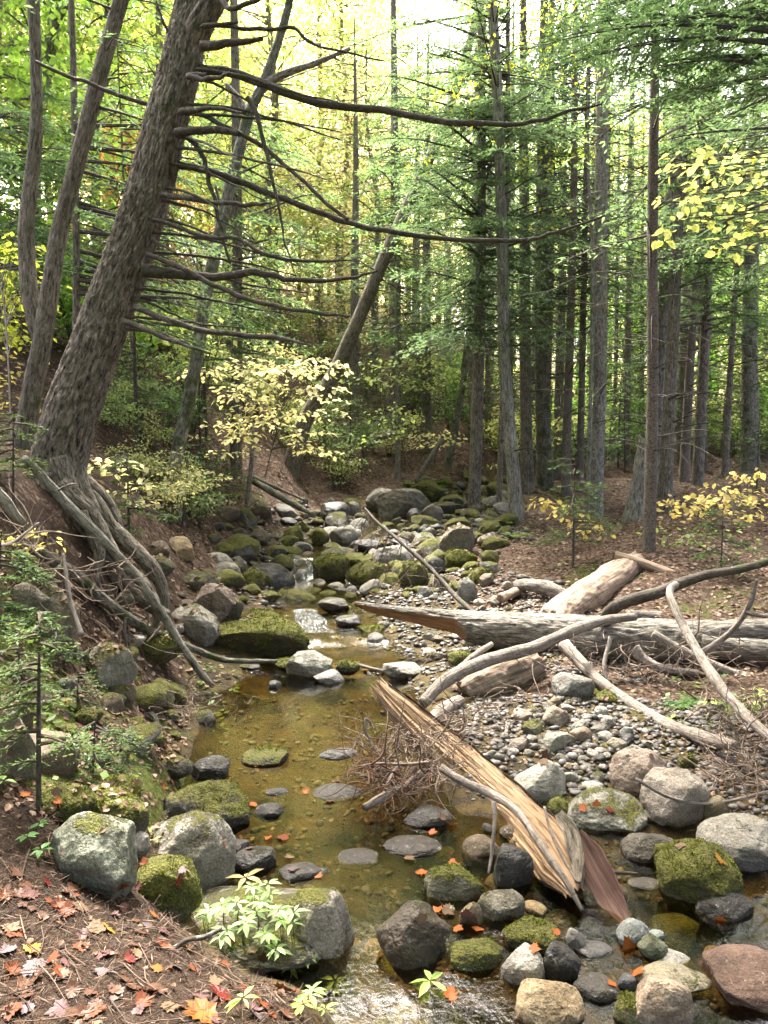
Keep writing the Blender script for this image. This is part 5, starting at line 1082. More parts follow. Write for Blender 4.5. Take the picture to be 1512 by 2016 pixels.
# split log leaning out of the twig tangle
sp = pix([(752,1358),(785,1392),(840,1445),(900,1500),(960,1552),(1020,1603),(1068,1655),(1105,1708),(1128,1752)], (4.95, 4.75, 4.4, 3.9, 3.36, 3.1))
hw = np.array([17,30,39,43,44,43,45,39,15])*4.0/FPX; hw[:4] *= 1.12
slab = empty('split_log', sp[-1], 'split log with fresh yellow wood face leaning from the twig tangle into the stream', 'log')
n_ = 420; m_ = 64; C = catmull(sp, n_); T_ = norm(np.gradient(C, axis=0)); w_ = np.interp(np.linspace(0, 8, n_), np.arange(9), hw)
view = norm(np.array([-.42, -.5, .75])); Nf = norm(view-T_*(T_@view)[:, None]); S_ = np.cross(T_, Nf)
s_ = np.concatenate([[0], np.cumsum(np.linalg.norm(np.diff(C, axis=0), axis=1))])
e = np.linspace(-1, 1, m_); E, Sg = np.meshgrid(e, s_); W2 = w_[:, None]
gr = np.stack([E.ravel()*14, Sg.ravel()*1.1, E.ravel()*0], 1); fib = fbm(gr*1., 4, 31, .6).reshape(E.shape); step = np.floor(fbm(np.stack([E.ravel()*2.2, Sg.ravel()*1.0, E.ravel()*0+4], 1), 2, 32).reshape(E.shape)*7)/7
edge = W2*(1+.10*fbm(np.stack([Sg.ravel()*5, np.sign(E.ravel()), E.ravel()*0], 1), 3, 33).reshape(E.shape))
hgt = .38*W2*(1-E**2)+W2*.16*fib+W2*.34*step
twist = .15*np.sin(np.linspace(-.5, 1.6, n_))[:, None]
X = C[:, None]+S_[:, None]*(E*edge)[..., None]+Nf[:, None]*(hgt+E*edge*twist*.6)[..., None]
ts = np.linspace(0, 1, n_)
for en, sg_ in ((0, -1), (n_-1, 1)):
    for j in range(5): pass
X[0] += -T_[0]*np.abs(fbm(np.stack([e*6, e*0, e*0], 1), 3, 44))[:, None]*.16; X[-1] += T_[-1]*np.abs(fbm(np.stack([e*6, e*0+5, e*0], 1), 3, 45))[:, None]*.08
tc = np.stack([E*edge, hgt*.6, Sg], -1).reshape(-1, 3)
i_ = (np.arange(n_-1)[:, None]*m_+np.arange(m_-1)[None]).ravel(); mb = MB().add(X.reshape(-1, 3), np.stack([i_, i_+m_, i_+m_+1, i_+1], 1), None, tc); mb.build('split_face', M['split'], slab)
th = np.linspace(0, math.pi, 40); TH, S2 = np.meshgrid(th, s_); ed2 = w_[:, None]*1.05*(1+.10*fbm(np.stack([S2.ravel()*5, np.sign(np.cos(TH)).ravel(), S2.ravel()*0], 1), 3, 33).reshape(S2.shape))
rid = .006*fbm(np.stack([TH.ravel()*6, S2.ravel()*9, S2.ravel()*0], 1), 4, 51).reshape(S2.shape)
Y = C[:, None]+S_[:, None]*(np.cos(TH)*(ed2+rid))[..., None]-Nf[:, None]*(np.sin(TH)*(ed2*.85+rid)-np.cos(TH)*ed2*twist*.6)[..., None]+Nf[:, None]*(.012*(np.abs(np.cos(TH)) > .985))[..., None]
i_ = (np.arange(n_-1)[:, None]*40+np.arange(39)[None]).ravel(); mb = MB().add(Y.reshape(-1, 3), np.stack([i_, i_+1, i_+41, i_+40], 1), None, np.stack([np.cos(TH)*.1, np.sin(TH)*.1, S2], -1).reshape(-1, 3)); mb.build('bark', M['darkbark'], slab)
def strip(parent, name, pts, d, hw, mat, nrm, thick=.012, seed=1):
    pp = pix(pts, d); C = catmull(pp, 60); T = norm(np.gradient(C, axis=0)); n = norm(nrm-T*(T@nrm)[:, None]); S = np.cross(T, n); w = np.interp(np.linspace(0, 1, 60), np.linspace(0, 1, len(hw)), hw)*3.3/FPX
    m = 17; e = np.linspace(-1, 1, m); s = np.concatenate([[0], np.cumsum(np.linalg.norm(np.diff(C, axis=0), axis=1))]); E, Sg = np.meshgrid(e, s)
    ww = w[:, None]*(1+.18*fbm(np.stack([Sg.ravel()*16, np.sign(E.ravel())*3, E.ravel()*0], 1), 3, seed).reshape(E.shape)); cu = (E**2*.35-.15)*ww+.10*ww*fbm(np.stack([E.ravel()*6, Sg.ravel()*4, E.ravel()*0], 1), 3, seed+1).reshape(E.shape)
    F_ = C[:, None]+S[:, None]*(E*ww)[..., None]+n[:, None]*cu[..., None]; Bk = F_-n[:, None]*thick
    tc = np.stack([E*ww, cu, Sg], -1).reshape(-1, 3); i = (np.arange(59)[:, None]*m+np.arange(m-1)[None]).ravel(); k = 60*m
    Q = np.concatenate([np.stack([i, i+m, i+m+1, i+1], 1), np.stack([i, i+1, i+m+1, i+m], 1)+k])
    a = np.arange(59)*m; Q = np.concatenate([Q, np.stack([a, a+k, a+m+k, a+m], 1), np.stack([a+m-1, a+2*m-1, a+2*m-1+k, a+m-1+k], 1)])
    return MB().add(np.concatenate([F_.reshape(-1, 3), Bk.reshape(-1, 3)]), Q, None, np.concatenate([tc, tc])).build(name, M[mat], parent)
mb = MB(); Tq = np.random.default_rng(9)   # splinters standing off the torn face
for k in range(90):
    i = Tq.integers(4, n_-40); j = Tq.choice([Tq.integers(0, 6), Tq.integers(m_-6, m_), Tq.integers(0, m_)]); l = Tq.uniform(.04, .2); q = X[i, j]; e_ = q+T_[i]*l*Tq.choice([-1, 1])+Nf[i]*Tq.uniform(.004, .03)+S_[i]*Tq.normal()*.012
    tube(mb, [q-Nf[i]*.004, (q+e_)/2+Nf[i]*.006, e_], [.0045, .0035, .0006], 4, 5, cap=False, flat=.4)
mb.build('splinters', M['split'], slab)
o = strip(slab, 'torn_bark', [(1135,1640),(1155,1680),(1178,1722),(1205,1770),(1228,1808),(1243,1835)], (3.34, 2.9), [14,28,32,24,12,2], 'redwood', np.array([-.55, -.6, .6])); o['label'] = 'dark red strip of torn inner bark'
strip(slab, 'torn_bark', [(1100,1600),(1125,1640),(1135,1690),(1138,1735)], (3.4, 3.08), [10,16,14,6], 'darkbark', np.array([-.2, -.8, .5]), seed=8)
stick('fallen_branch', [(870,1512),(905,1535),(965,1562),(1010,1590),(1050,1640),(1090,1700),(1120,1745),(1145,1790)], (3.7, 3.58, 3.3, 2.98, 2.88), [7,8,9,7,7,6,5,3], 'pale', 'slender peeled branch lying along the lower edge of the split log', seg=16, subs=(([(972,1578),(974,1620),(968,1680),(962,1720)], (3.3, 3.15), [4,3.5,3,2]),))
stick('thin_stick', [(1072,1590),(1085,1640),(1108,1690),(1135,1735)], (3.24, 2.98), [2,2.5,2.5,1.5], 'pale', 'straw thin splinter lying on the face of the split log')
# twig tangles
def tangle(n, f, L, rad, label, mat='drytwig', seed=1, sag=.5, name='twig_tangle'):
    T = np.random.default_rng(seed); mb = MB()
    for k in range(n):
        p = f(T); l = T.uniform(*L); dr = unit(T.normal(), T.normal()*.8, T.normal()*sag); q = [p]
        for j in range(3): dr = unit(*(dr+T.normal(size=3)*.45)); q.append(q[-1]+dr*l/3)
        q = np.array(q); g = zt(q[:, 0], q[:, 1], False); q[:, 2] = np.maximum(q[:, 2], g+.003)
        r = rad*T.uniform(.5, 1.6)*(2.2 if k % 14 == 0 else 1); tube(mb, q, [r, r*.8, r*.6, r*.25], 5, 9, 0, cap=False, lv=T.random())
    return tag(mb.build(name, M[mat], org=(0, 0, 0)), label, 'twigs', kind='stuff')
def blob(pts, ru, rv, dj=.12):
    def f(T):
        u, v, d = pts[T.integers(len(pts))]; return P(u+T.normal()*ru, v+T.normal()*rv, d+T.normal()*dj)
    return f
tangle(330, blob([(770,1500,4.35),(800,1440,4.6),(850,1510,4.2),(740,1520,4.3),(880,1440,4.7),(820,1550,4.05),(920,1420,4.8)], 36, 26), (.12, .5), .0032, 'tangle of dry twigs and rootlets caught under the split log', seed=4)
tangle(150, blob([(760,1540,4.1),(800,1560,4.0),(735,1490,4.3)], 30, 22), (.12, .35), .0028, 'dark wet rootlets at the edge of the pool', 'darktwig', seed=14)
tangle(170, blob([(1100,1330,5.7),(1000,1370,5.4),(1200,1310,5.9),(920,1340,5.7),(1270,1330,5.8)], 40, 22), (.1, .4), .003, 'broken twigs drifted beneath the fallen log', seed=5)
tangle(240, blob([(1470,1530,4.0),(1500,1480,4.2),(1440,1490,4.2),(1512,1580,3.9),(1500,1420,4.7)], 34, 28), (.15, .5), .003, 'brown twigs and dead stems on the right bank', seed=6)
tangle(230, blob([(330,1400,5.2),(390,1400,5.4),(300,1440,4.9),(360,1370,5.5),(250,1400,4.9)], 34, 20), (.06, .25), .0024, 'drift of twigs and stalks on the leafy delta left of the pool', seed=7, sag=.2)
tangle(120, blob([(80,1150,4.7),(150,1190,5),(40,1100,4.6),(230,1180,5.4)], 45, 40), (.15, .6), .004, 'dead twigs hanging about the exposed roots', seed=8)
tangle(80, blob([(1350,1290,5.9),(1450,1300,5.9),(1420,1400,5.0)], 45, 22), (.15, .6), .003, 'loose twigs on the right part of the fallen log', seed=10)
stick('fallen_branch', [(718,1590),(770,1560),(800,1545),(830,1520)], (3.9, 4.15), [7,8,7,6], 'pale', 'pale forked stick poking from the twig tangle into the pool', subs=(([(755,1568),(770,1530),(790,1500)], (4., 4.2), [5,4,3]),))
stick('fallen_branch', [(835,1440),(870,1400),(905,1380)], (4.9, 5.3), [13,14,11], 'pale', 'stubby grey stick behind the upper end of the split log')
stick('thin_stick', [(1000,1425),(990,1480),(985,1530),(1035,1550)], (4.8, 4.3), [4,3.5,3,2], 'pale', 'pale angled twig right of the upper end of the split log')
stick('thin_stick', [(1255,1535),(1320,1570),(1400,1582),(1512,1560)], (3.75, 3.8), [3,3,3,3], 'pale', 'thin curved stick springing from the brown twigs on the right bank')
stick('thin_stick', [(280,1400),(302,1408),(310,1432),(306,1450),(315,1458)], (4.9, 4.75), [4,4.5,4,4,2.5], 'pale', 'crooked grey twig lying on the sand beside the pool')
stick('thin_stick', [(160,1250),(140,1190),(130,1130),(125,1090)], (4.5, 4.7), [5,4,4,2], 'pale', 'pale upright twig in front of the large brown boulder')
stick('thin_stick', [(0,1075),(30,1065),(75,1030)], (4.4, 4.6), [3,3,2], 'pale', 'pale twig curving from the left edge under the roots')
stick('thin_stick', [(735,1430),(720,1415),(723,1445),(745,1485),(765,1500)], (4.3, 4.2), [2,2,2,2,1.5], 'pale', 'pale looped stem at the right edge of the pool')
stick('thin_stick', [(345,1865),(370,1850),(400,1845),(435,1830)], (2.3, 2.35), [3.5,4,4,3], 'twig', 'dark twig lying on the needle litter under the seedlings')
stick('thin_stick', [(1190,1715),(1225,1718),(1255,1720)], (3.3, 3.3), [2.5,3,2], 'twig', 'short dark twig floating beside the torn red bark')
# ------------------------------------------------------------------ what lies under a point
from mathutils.bvhtree import BVHTree
def all_hit_setup():
    vs = []; fs = []; n = 0
    for o in scene.objects:
        if o.type == 'MESH' and (o.name.split('.')[0] in ('ground', 'boulder', 'cobble')):
            me = o.data; V = np.empty(len(me.vertices)*3, np.float32); me.vertices.foreach_get('co', V); V = V.reshape(-1, 3)
            Mx = np.array(o.matrix_world) if o.parent is None and False else None
            L = np.array(o.location); S = np.array(o.scale); Rm = np.array(o.rotation_euler.to_matrix()); V = (V*S)@Rm.T+L
            F_ = np.empty(len(me.loops), np.int32); me.loops.foreach_get('vertex_index', F_); ls = np.empty(len(me.polygons), np.int32); me.polygons.foreach_get('loop_total', ls)
            i = 0
            if (ls == 4).all(): q = F_.reshape(-1, 4); keep = (V[q[:, 0], 1] < 24) & (np.abs(V[q[:, 0], 0]) < 12) & (V[q[:, 0], 1] > 1); fs += (q[keep]+n).tolist()
            else: fs += (F_.reshape(-1, 3)+n).tolist()
            vs.append(V); n += len(V)
    return BVHTree.FromPolygons(np.concatenate(vs).tolist(), fs)
bvh = all_hit_setup()
def drop(x, y, z0=6.):
    h = bvh.ray_cast(Vector((x, y, z0)), Vector((0, 0, -1)))
    return (np.array(h[0]), np.array(h[1])) if h[0] is not None else (None, None)
def see(u, v):
    x, z = ray(u, v); d = Vector((x, 1, z)).normalized(); h = bvh.ray_cast(Vector((0, 0, CAM_H)), d)
    return (np.array(h[0]), np.array(h[1])) if h[0] is not None else (None, None)
# ------------------------------------------------------------------ understorey plants
CREAM, PYEL, BYEL, PGRN, LGRN, HERB = (.74,.68,.38), (.58,.48,.16), (.60,.52,.07), (.30,.40,.14), (.20,.33,.06), (.26,.40,.16)
def sapling(name, base, sprays, col, label, cat='sapling', leaf=.11, per=16, stem=.010, mat='leaf', group=None, N=.9, var=.1, flat=.16, rise=(.8, -.05), top=None):
    """sprays: (u, v, d, radius) flat layers of leaves, each on a twig from the stem"""
    b = np.array(base); o = empty(name, b, label, cat, group); E = np.array([P(u, v, d) for u, v, d, r in sprays])
    top = E[np.argmax(E[:, 2])] if top is None else np.array(top); mid = (b+top)/2+np.array([.05, 0, .1]); st = MB(); C, _ = tube(st, [b-[0, 0, .1], mid, top], [stem, stem*.7, stem*.25], 7, 30, .1); tb_ = []
    lf = MB(); Bs = []; Ds = []; Ns = []
    for e, (u, v, d, r) in zip(E, sprays):
        zq = b[2]+(top[2]-b[2])*np.clip((e[2]-b[2])/max(top[2]-b[2], .01)*rise[0]+rise[1], .25, .95); q = C[np.argmin(np.abs(C[:, 2]-zq))]
        tube(st, [q, (q+e)/2+[0, 0, .06], e], [stem*.5, stem*.35, .002], 5, 7, cap=False)
        n = max(4, int(per*(r/.3)**1.5)); a = rng.uniform(0, 6.28, n); rr = r*np.sqrt(rng.random(n))
        p = e+np.stack([np.cos(a)*rr, np.sin(a)*rr*.9, rng.normal(size=n)*flat*r-.25*rr**2/r], 1); out = np.stack([np.cos(a), np.sin(a), np.full(n, -.3)], 1)
        Bs.append(p); Ds.append(out+rng.normal(size=(n, 3))*.45); Ns.append(np.array([0, 0, N])+rng.normal(size=(n, 3))*.28)
        for k in range(0, n, 3): tube(st, [e, p[k]], [.0022, .001], 3, 2, cap=False)
    B_ = np.concatenate(Bs); n = len(B_); l = leaf*rng.uniform(.6, 1.15, n)
    leafs(lf, B_, np.concatenate(Ds), l, l*rng.uniform(.75, .95, n), np.concatenate(Ns), 0, np.clip(rng.normal(.5, .25, n), 0, 1), .12)
    st.build('stem', M['twig'], o); c = lf.build('foliage', M[mat], o, smooth=False); c.color = (*col, 1); return o
def spread(n, u0, u1, v0, v1, d0, d1, r0, r1, fn=None):
    o = []
    for _ in range(n):
        u = rng.uniform(u0, u1); v = rng.uniform(v0, v1)
        if fn is None or fn(u, v): o.append((u, v, rng.uniform(d0, d1), rng.uniform(r0, r1)))
    return o
# the pale yellow sapling in the middle and its neighbours
sapling('maple_sapling', hit(520, 935), spread(40, 390, 650, 695, 835, 10.4, 12.4, .26, .5, lambda u, v: v > 690+.35*abs(u-560)*.6)+spread(10, 560, 660, 790, 915, 10.8, 11.6, .15, .3)+spread(9, 400, 520, 830, 890, 10.6, 11.5, .15, .3), CREAM, 'pale cream yellow maple sapling with flat layered leaves in the middle of the left bank', leaf=.092, per=19, flat=.06, N=1.2)
sapling('maple_sapling', hit(300, 1015), [(u, v, 7.+rng.normal()*.15, .14) for u, v in ((170,908),(200,905),(235,905),(260,912),(225,930),(262,945),(290,955),(240,962),(270,975),(300,985),(210,922),(180,915))], CREAM, 'low cream leaved sapling arching over the bank right of the leaning hemlock', leaf=.085, per=22, stem=.006)
sapling('maple_sapling', hit(70, 1120), [(u, v, 4.7, .1) for u, v in ((45,1060),(70,1050),(95,1062),(60,1075),(110,1070),(30,1050),(85,1045))], PYEL, 'small yellow seedling cluster above the large brown boulder on the left bank', leaf=.05, per=30, stem=.004)
sapling('maple_sapling', hit(1135, 1085), [(u, v, 10.2, .2) for u, v in ((1055,985),(1075,982),(1095,990),(1110,1000),(1100,1010),(1135,1020),(1160,1030),(1180,1045),(1070,992),(1150,1040))], PYEL, 'pale yellow sapling spray by the foot of the stout mossy trunk', leaf=.10, per=15, stem=.005)
sapling('maple_sapling', hit(1392, 1095), spread(26, 1320, 1500, 960, 1015, 9.6, 11, .18, .36)+spread(5, 1440, 1500, 925, 950, 10, 11, .15, .25), (.62,.50,.20), 'wide layered yellow sapling on the right bank beyond the scaly spruce', leaf=.10, per=13, stem=.006)
sapling('maple_sapling', hit(1340, 1100), spread(12, 1285, 1430, 1035, 1090, 9, 10, .12, .22), PGRN, 'light green seedlings low on the forest floor right of the scaly spruce', leaf=.075, per=18, stem=.004)
sapling('maple_sapling', hit(800, 915), spread(15, 755, 835, 800, 850, 15.5, 17, .25, .45)+spread(5, 720, 790, 850, 870, 15.5, 17, .2, .3), (.26,.32,.12), 'light green maple sapling above the dark overhanging rock', leaf=.11, per=9)
sapling('maple_sapling', hit(855, 905), spread(10, 820, 900, 850, 885, 18, 19, .2, .4), CREAM, 'small cream sapling beside the bent dark sapling at the stream head', leaf=.12, per=12)
sapling('maple_sapling', hit(790, 800, water=False), spread(20, 720, 900, 690, 760, 17, 20, .4, .7), (.34,.40,.17), 'yellow green sapling on the slope behind the dark leaning trunk', leaf=.12, per=9)
sapling('birch_sapling', hit(25, 905), spread(22, -20, 60, 440, 660, 7.6, 8.6, .2, .36), (.42,.46,.07), 'yellow green leafy sapling at the left edge behind the slender dark trunk', leaf=.08, per=22)
sapling('birch_sapling', hit(20, 800), spread(16, -20, 80, 690, 800, 8.5, 9.5, .12, .25), PYEL, 'sparse pale yellow sapling low at the left edge', leaf=.08, per=12)
sapling('beech_sapling', np.array([2.9, 4.2, zt1(2.9, 4.2)]), [(u, v, 3.9+rng.normal()*.2, .13) for u, v in ((1350,300),(1390,315),(1430,300),(1480,300),(1340,330),(1400,345),(1450,340),(1500,330),(1340,385),(1385,375),(1430,390),(1480,380),(1510,400),(1350,430),(1400,425),(1330,455),(1460,440),(1490,460),(1440,485),(1420,470),(1510,290),(1500,440),(1380,400),(1530,350))], (.60,.62,.22), 'bright yellow beech spray reaching in from the right edge', leaf=.052, per=44, stem=.014, flat=.07, rise=(1, .03), top=(2.75, 4.1, 4.3))
sapling('herb', hit(1470, 1435), [(u, v, 4.75, .1) for u, v in ((1420,1365),(1450,1370),(1480,1360),(1500,1380),(1470,1390),(1500,1400),(1440,1385),(1512,1365),(1490,1420),(1400,1380))], (.42,.50,.20), 'pale yellow green herb clump under the forked end of the fallen log', 'herb', leaf=.05, per=34, stem=.003)
sapling('herb', hit(215, 1490), [(208,1438,4.0,.05),(222,1445,4.0,.05),(205,1455,4.,.05),(228,1460,4.,.04)], (.30,.46,.16), 'little bright green seedling beside the sandy edge of the pool', 'herb', leaf=.07, per=40, stem=.003)
# ferny green patches
def ferns(name, pts, label, col, L=.22, n=26, group=None):
    for (u, v) in pts:
        b = hit(u, v); o = empty(name, b, label, 'fern', group); mb = MB()
        for k in range(n):
            a = rng.uniform(0, 6.28); l = L*rng.uniform(.6, 1.2); h = np.array([math.cos(a), math.sin(a), 0]); m = 14; t = np.linspace(.15, 1, m); c = b+h*(l*t)[:, None]+np.array([0, 0, 1.])*(l*(.9*t-.75*t*t))[:, None]
            s = np.cross(h, [0, 0, 1.])
            for sg in (-1, 1): blades(mb, c, h*.35+s*sg+np.zeros((m, 3)), l*.28*(1.1-t), l*.07, np.tile([0, 0, 1.], (m, 1))+.1*rng.normal(size=(m, 3)))
        f = mb.build('fronds', M['leaf'], o, smooth=False); f.color = (*col, 1)
ferns('fern', [(815,958),(835,952),(855,955),(872,962),(845,966)], 'bright green ferny clump growing on the boulder at the stream head', (.30,.46,.10), .34, 30, 'ferns at the stream head')
ferns('fern', [(985,1010),(1000,1035),(1015,1060),(970,1000)], 'pale green fern at the edge of the right bank near the grey streamside trunk', (.33,.44,.16), .26, 22, 'ferns on the right bank')
ferns('fern', [(1345,1390),(1370,1385),(1330,1395)], 'bright green fern in the mossy hollow below the fallen log', (.10,.20,.05), .10, 30, 'ferns under the log')
ferns('fern', [(300,1655)], 'dry pale fern between the mossy rocks of the left bank', (.42,.40,.16), .09, 12)
# young hemlocks
def young(u, v, h, label, lean=0., d=None, dens=1.6, tip=.05, col=(1, 1, 1, 1), nb=16, L=None, base=None):
    b = hit(u, v) if base is None else np.array(base); L = L or h*.42; o = empty('young_hemlock', b, label, 'young tree'); tk = MB(); C, _ = tube(tk, [b-[0, 0, .1], b+[lean*h*.5, 0, h*.5], b+[lean*h, 0, h]], [.012*h+.003, .008*h+.002, .002], 7, 24, .1); tk.build('trunk', M['twig'], o)
    crown(o, conifer_crown(C, b[2]+h*.22, b[2]+h*.99, L, nb, dens, tip, droop=.35), 'sapneedles', col, 'crown')
young(75, 1590, .78, 'young hemlock with a thin dark stem in front of the left slope', .04, dens=1.5, tip=.036, nb=15, L=.24, col=(1, .95, .75, 1))
young(1128, 1118, 1.35, 'young hemlock on the right bank in front of the peeling white trunk', dens=1.3, tip=.075, nb=18, L=.75)
young(1420, 1120, .7, 'small young hemlock on the leaf floor at the right', dens=1.5, tip=.06, nb=12, L=.45)
young(448, 1000, 1.0, 'bushy young hemlock at the edge of the leaf covered left bank', dens=1.2, tip=.09, nb=18, L=.6)
young(255, 1090, .95, 'young hemlock beneath the washed out bank behind the straight branch', dens=1.3, tip=.08, nb=14, L=.5)
young(395, 910, 1.9, 'feathery young hemlock left of the cream yellow sapling', dens=1.0, tip=.10, nb=26, L=.8)
young(270, 905, 2.6, 'tall feathery young hemlock just right of the leaning hemlock', dens=1.0, tip=.10, nb=30, L=.9)
young(690, 915, 2.4, 'young hemlock below the dark leaning trunk at the left of the stream head', dens=.9, tip=.13, nb=30, L=1.1)
young(25, 985, .62, 'young hemlock at the left edge in front of the slender tree', .05, dens=1.3, tip=.045, nb=14, L=.38, col=(1, .95, .75, 1))
young(-10, 1260, .6, 'hemlock seedling at the left edge beside the large brown boulder', .1, dens=2, tip=.05, nb=14, L=.45)
young(180, 1530, .28, 'hemlock seedling on the moss right of the young hemlock', .1, dens=1.5, tip=.025, nb=8, L=.14)
young(1490, 965, 1.5, 'dark young hemlock near the thick hollow trunk', dens=.9, tip=.1, nb=20, L=.9)
young(640, 930, 1.5, 'low young hemlock right of the cream yellow sapling', dens=1., tip=.11, nb=22, L=.8)
young(150, 1400, .22, 'tiny hemlock seedling beside the tilted pale boulder', .1, dens=1.3, tip=.03, nb=8, L=.15)
young(30, 1400, .34, 'hemlock seedling in front of the tall shadowed boulder at the left edge', .1, dens=1.2, tip=.03, nb=9, L=.2)
young(235, 1515, .2, 'tiny hemlock seedling above the mossy block', .1, dens=1.3, tip=.03, nb=8, L=.12)
young(120, 1330, .3, 'hemlock seedling left of the tilted pale boulder', -.1, dens=1.2, tip=.03, nb=8, L=.18)
# understorey shrubs behind, a few kinds copied
def shrub_proto(k):
    o = empty('shrub', (0, 0, 0), 'x', 'shrub'); st = MB(); acc = []
    h = (1.6, 2.2, 1.3)[k]
    for j in range(7):
        a = rng.uniform(0, 6.28); e = np.array([math.cos(a)*.5*h*.5, math.sin(a)*.5*h*.5, h*rng.uniform(.6, 1)]); tube(st, [np.zeros(3), e*.5+[0, 0, .1], e], [.012, .008, .003], 5, 8, cap=False)
        for i in range(6): leaf_clump(acc, e*rng.uniform(.5, 1.05)+rng.normal(size=3)*.22*h*np.array([1, 1, .4]), .28, 17, .105, .2, 1.4)
    st.build('stems', M['twig'], o); mb = MB(); flush(mb, acc); mb.build('crown', M['leaf'], o, smooth=False); return o
def hemsap_proto():
    o = empty('young_hemlock', (0, 0, 0), 'x', 'young tree'); tk = MB(); C, _ = tube(tk, [(0, 0, -.1), (.05, 0, 1.3), (.05, .05, 2.7)], [.03, .02, .003], 7, 20, .1); tk.build('trunk', M['twig'], o)
    crown(o, conifer_crown(C, .4, 2.68, 1.1, 30, .8, .13, droop=.3)); return o
SP = [shrub_proto(0), shrub_proto(1), shrub_proto(2)]; HP = hemsap_proto(); su = [0, 0, 0, 0]
def put(k, u, d, sc, col, label, group):
    x = (u-756)/FPX*d; loc = (x, d, zt1(x, d)-.03); pr = HP if k == 3 else SP[k]
    if su[k]: o = copy_tree(pr, loc, rng.uniform(0, 6.28), sc, label, group)
    else: su[k] = 1; o = pr; o.location = loc; o.scale = (sc,)*3; o['label'] = label; o['group'] = group
    for ch in o.children:
        if ch.name.startswith('crown'): ch.color = (*col, 1)
ZC = {'on the bank behind the stream bend': ([GRN, (.30,.33,.14), (.15,.21,.09), (.44,.43,.22), (.26,.30,.12), (.5,.46,.24)], (.45, .95)), 'on the needle bank right of the leaning hemlock': ([GRN, (.30,.33,.14), (.15,.21,.09), (.44,.43,.22), (.2,.26,.1), (.5,.46,.24)], (.3, .6))}
for n, u0, u1, d0, d1, where in ((22, 215, 430, 9., 12.6, 'on the needle bank right of the leaning hemlock'), (46, -60, 420, 12.5, 24, 'on the left slope'), (32, 420, 830, 16.5, 27, 'on the bank behind the stream bend'), (16, 860, 1000, 23, 32, 'on the slope above the stream head'), (60, 1000, 1620, 18.5, 30, 'among the far trunks of the right bank')):
    for j in range(n):
        k = int(rng.integers(0, 4)); u = rng.uniform(u0, u1); d = rng.uniform(d0, d1)
        zc = ZC.get(where, ([LIME, YEL, GRN, LGRN, LGRN, (.40,.42,.16)], (.75, 1.4))); c = zc[0][rng.integers(6)]; nm = {0: 'lime green', 1: 'yellow', 2: 'green', 3: 'light green', 4: 'yellow', 5: 'pale yellow'}
        if k == 3: put(3, u, d, rng.uniform(*zc[1])*.85, (1.1, 1.2, 1, 1)[:3], 'dark green young hemlock '+where, 'young hemlocks '+where)
        else: put(k, u, d, rng.uniform(*zc[1]), np.array(c)*rng.uniform(.9, 1.2), f'thin leafy autumn shrub {where}', 'shrubs '+where)
# pale green seedlings on the near bank (whorls of narrow leaves on thin stems)
def whorl(mb, st, b, h, n, L, tilt=0., w=.30, lean=(0, 0)):
    top = b+np.array([lean[0], lean[1], h]); tube(st, [b-[0, 0, .03], (b+top)/2+rng.normal(size=3)*.006, top], [.0018, .0015, .001], 5, 6, cap=False)
    a = np.arange(n)/n*6.28+rng.uniform(0, 6.28)+rng.normal(size=n)*.2; D = np.stack([np.cos(a), np.sin(a), rng.uniform(-.25, .25, n)], 1); l = L*rng.uniform(.65, 1.1, n)
    leafs(mb, np.tile(top, (n, 1))+D*.004, D, l, l*w*rng.uniform(.85, 1.2, n), np.tile([0, 0, 1.], (n, 1))+rng.normal(size=(n, 3))*.2, 0, None, .18)
def seedlings(pts, label, col, L=.06, h=(.05, .12), n=(5, 8), w=.36, group=None, tall=1):
    for (u, v) in pts:
        b = see(u, v)[0]
        if b is None: continue
        o = empty('seedling', b, label, 'seedling', group); lf = MB(); st = MB()
        H_ = rng.uniform(*h)
        for k in range(tall): whorl(lf, st, b, H_*(1-.28*k), int(rng.integers(*n)), L*(1-.1*k), w=w, lean=(rng.normal()*.01, rng.normal()*.01))
        st.build('stem', M['twig'], o); c = lf.build('leaves', M['leaf'], o, smooth=False); c.color = (*col, 1)
seedlings([(530,1800),(505,1838),(470,1830),(440,1818),(555,1850),(520,1868),(480,1860),(450,1855),(580,1862),(545,1890),(410,1835),(495,1805)], 'pale green whorled seedling in the cluster on the broad flat boulder', (.42,.56,.28), .062, (.05, .13), group='seedlings on the near bank', tall=2)
seedlings([(600,1905),(575,1935),(625,1945),(650,1975),(615,1985),(590,1915),(665,1960)], 'pale green whorled seedling at the bank edge below the flat boulder', (.38,.54,.20), .055, (.03, .08), group='seedlings at the bank edge', tall=2)
seedlings([(478,1995),(600,2012),(640,2005)], 'light green seedling among red leaves at the bottom of the bank', (.46,.56,.16), .05, (.03, .06), group='seedlings among the red leaves')
seedlings([(490,1790)], 'dried tan whorl of leaves standing above the pale seedlings', (.62,.48,.24), .09, (.13, .14), (5, 6), .34)
seedlings([(848,2034)], 'large bright green leaves at the bottom edge of the frame', (.40,.60,.16), .085, (.20, .21), (5, 6), .42)
seedlings([(55,1665),(80,1678),(70,1650)], 'small dark green herb at the left of the angular boulder', (.12,.24,.08), .045, (.02, .05), (4, 6), .55, 'small herbs on the left bank')
seedlings([(10,1560)], 'single bright green leaf stem at the left edge', (.26,.44,.14), .07, (.05, .06), (3, 4), .5)
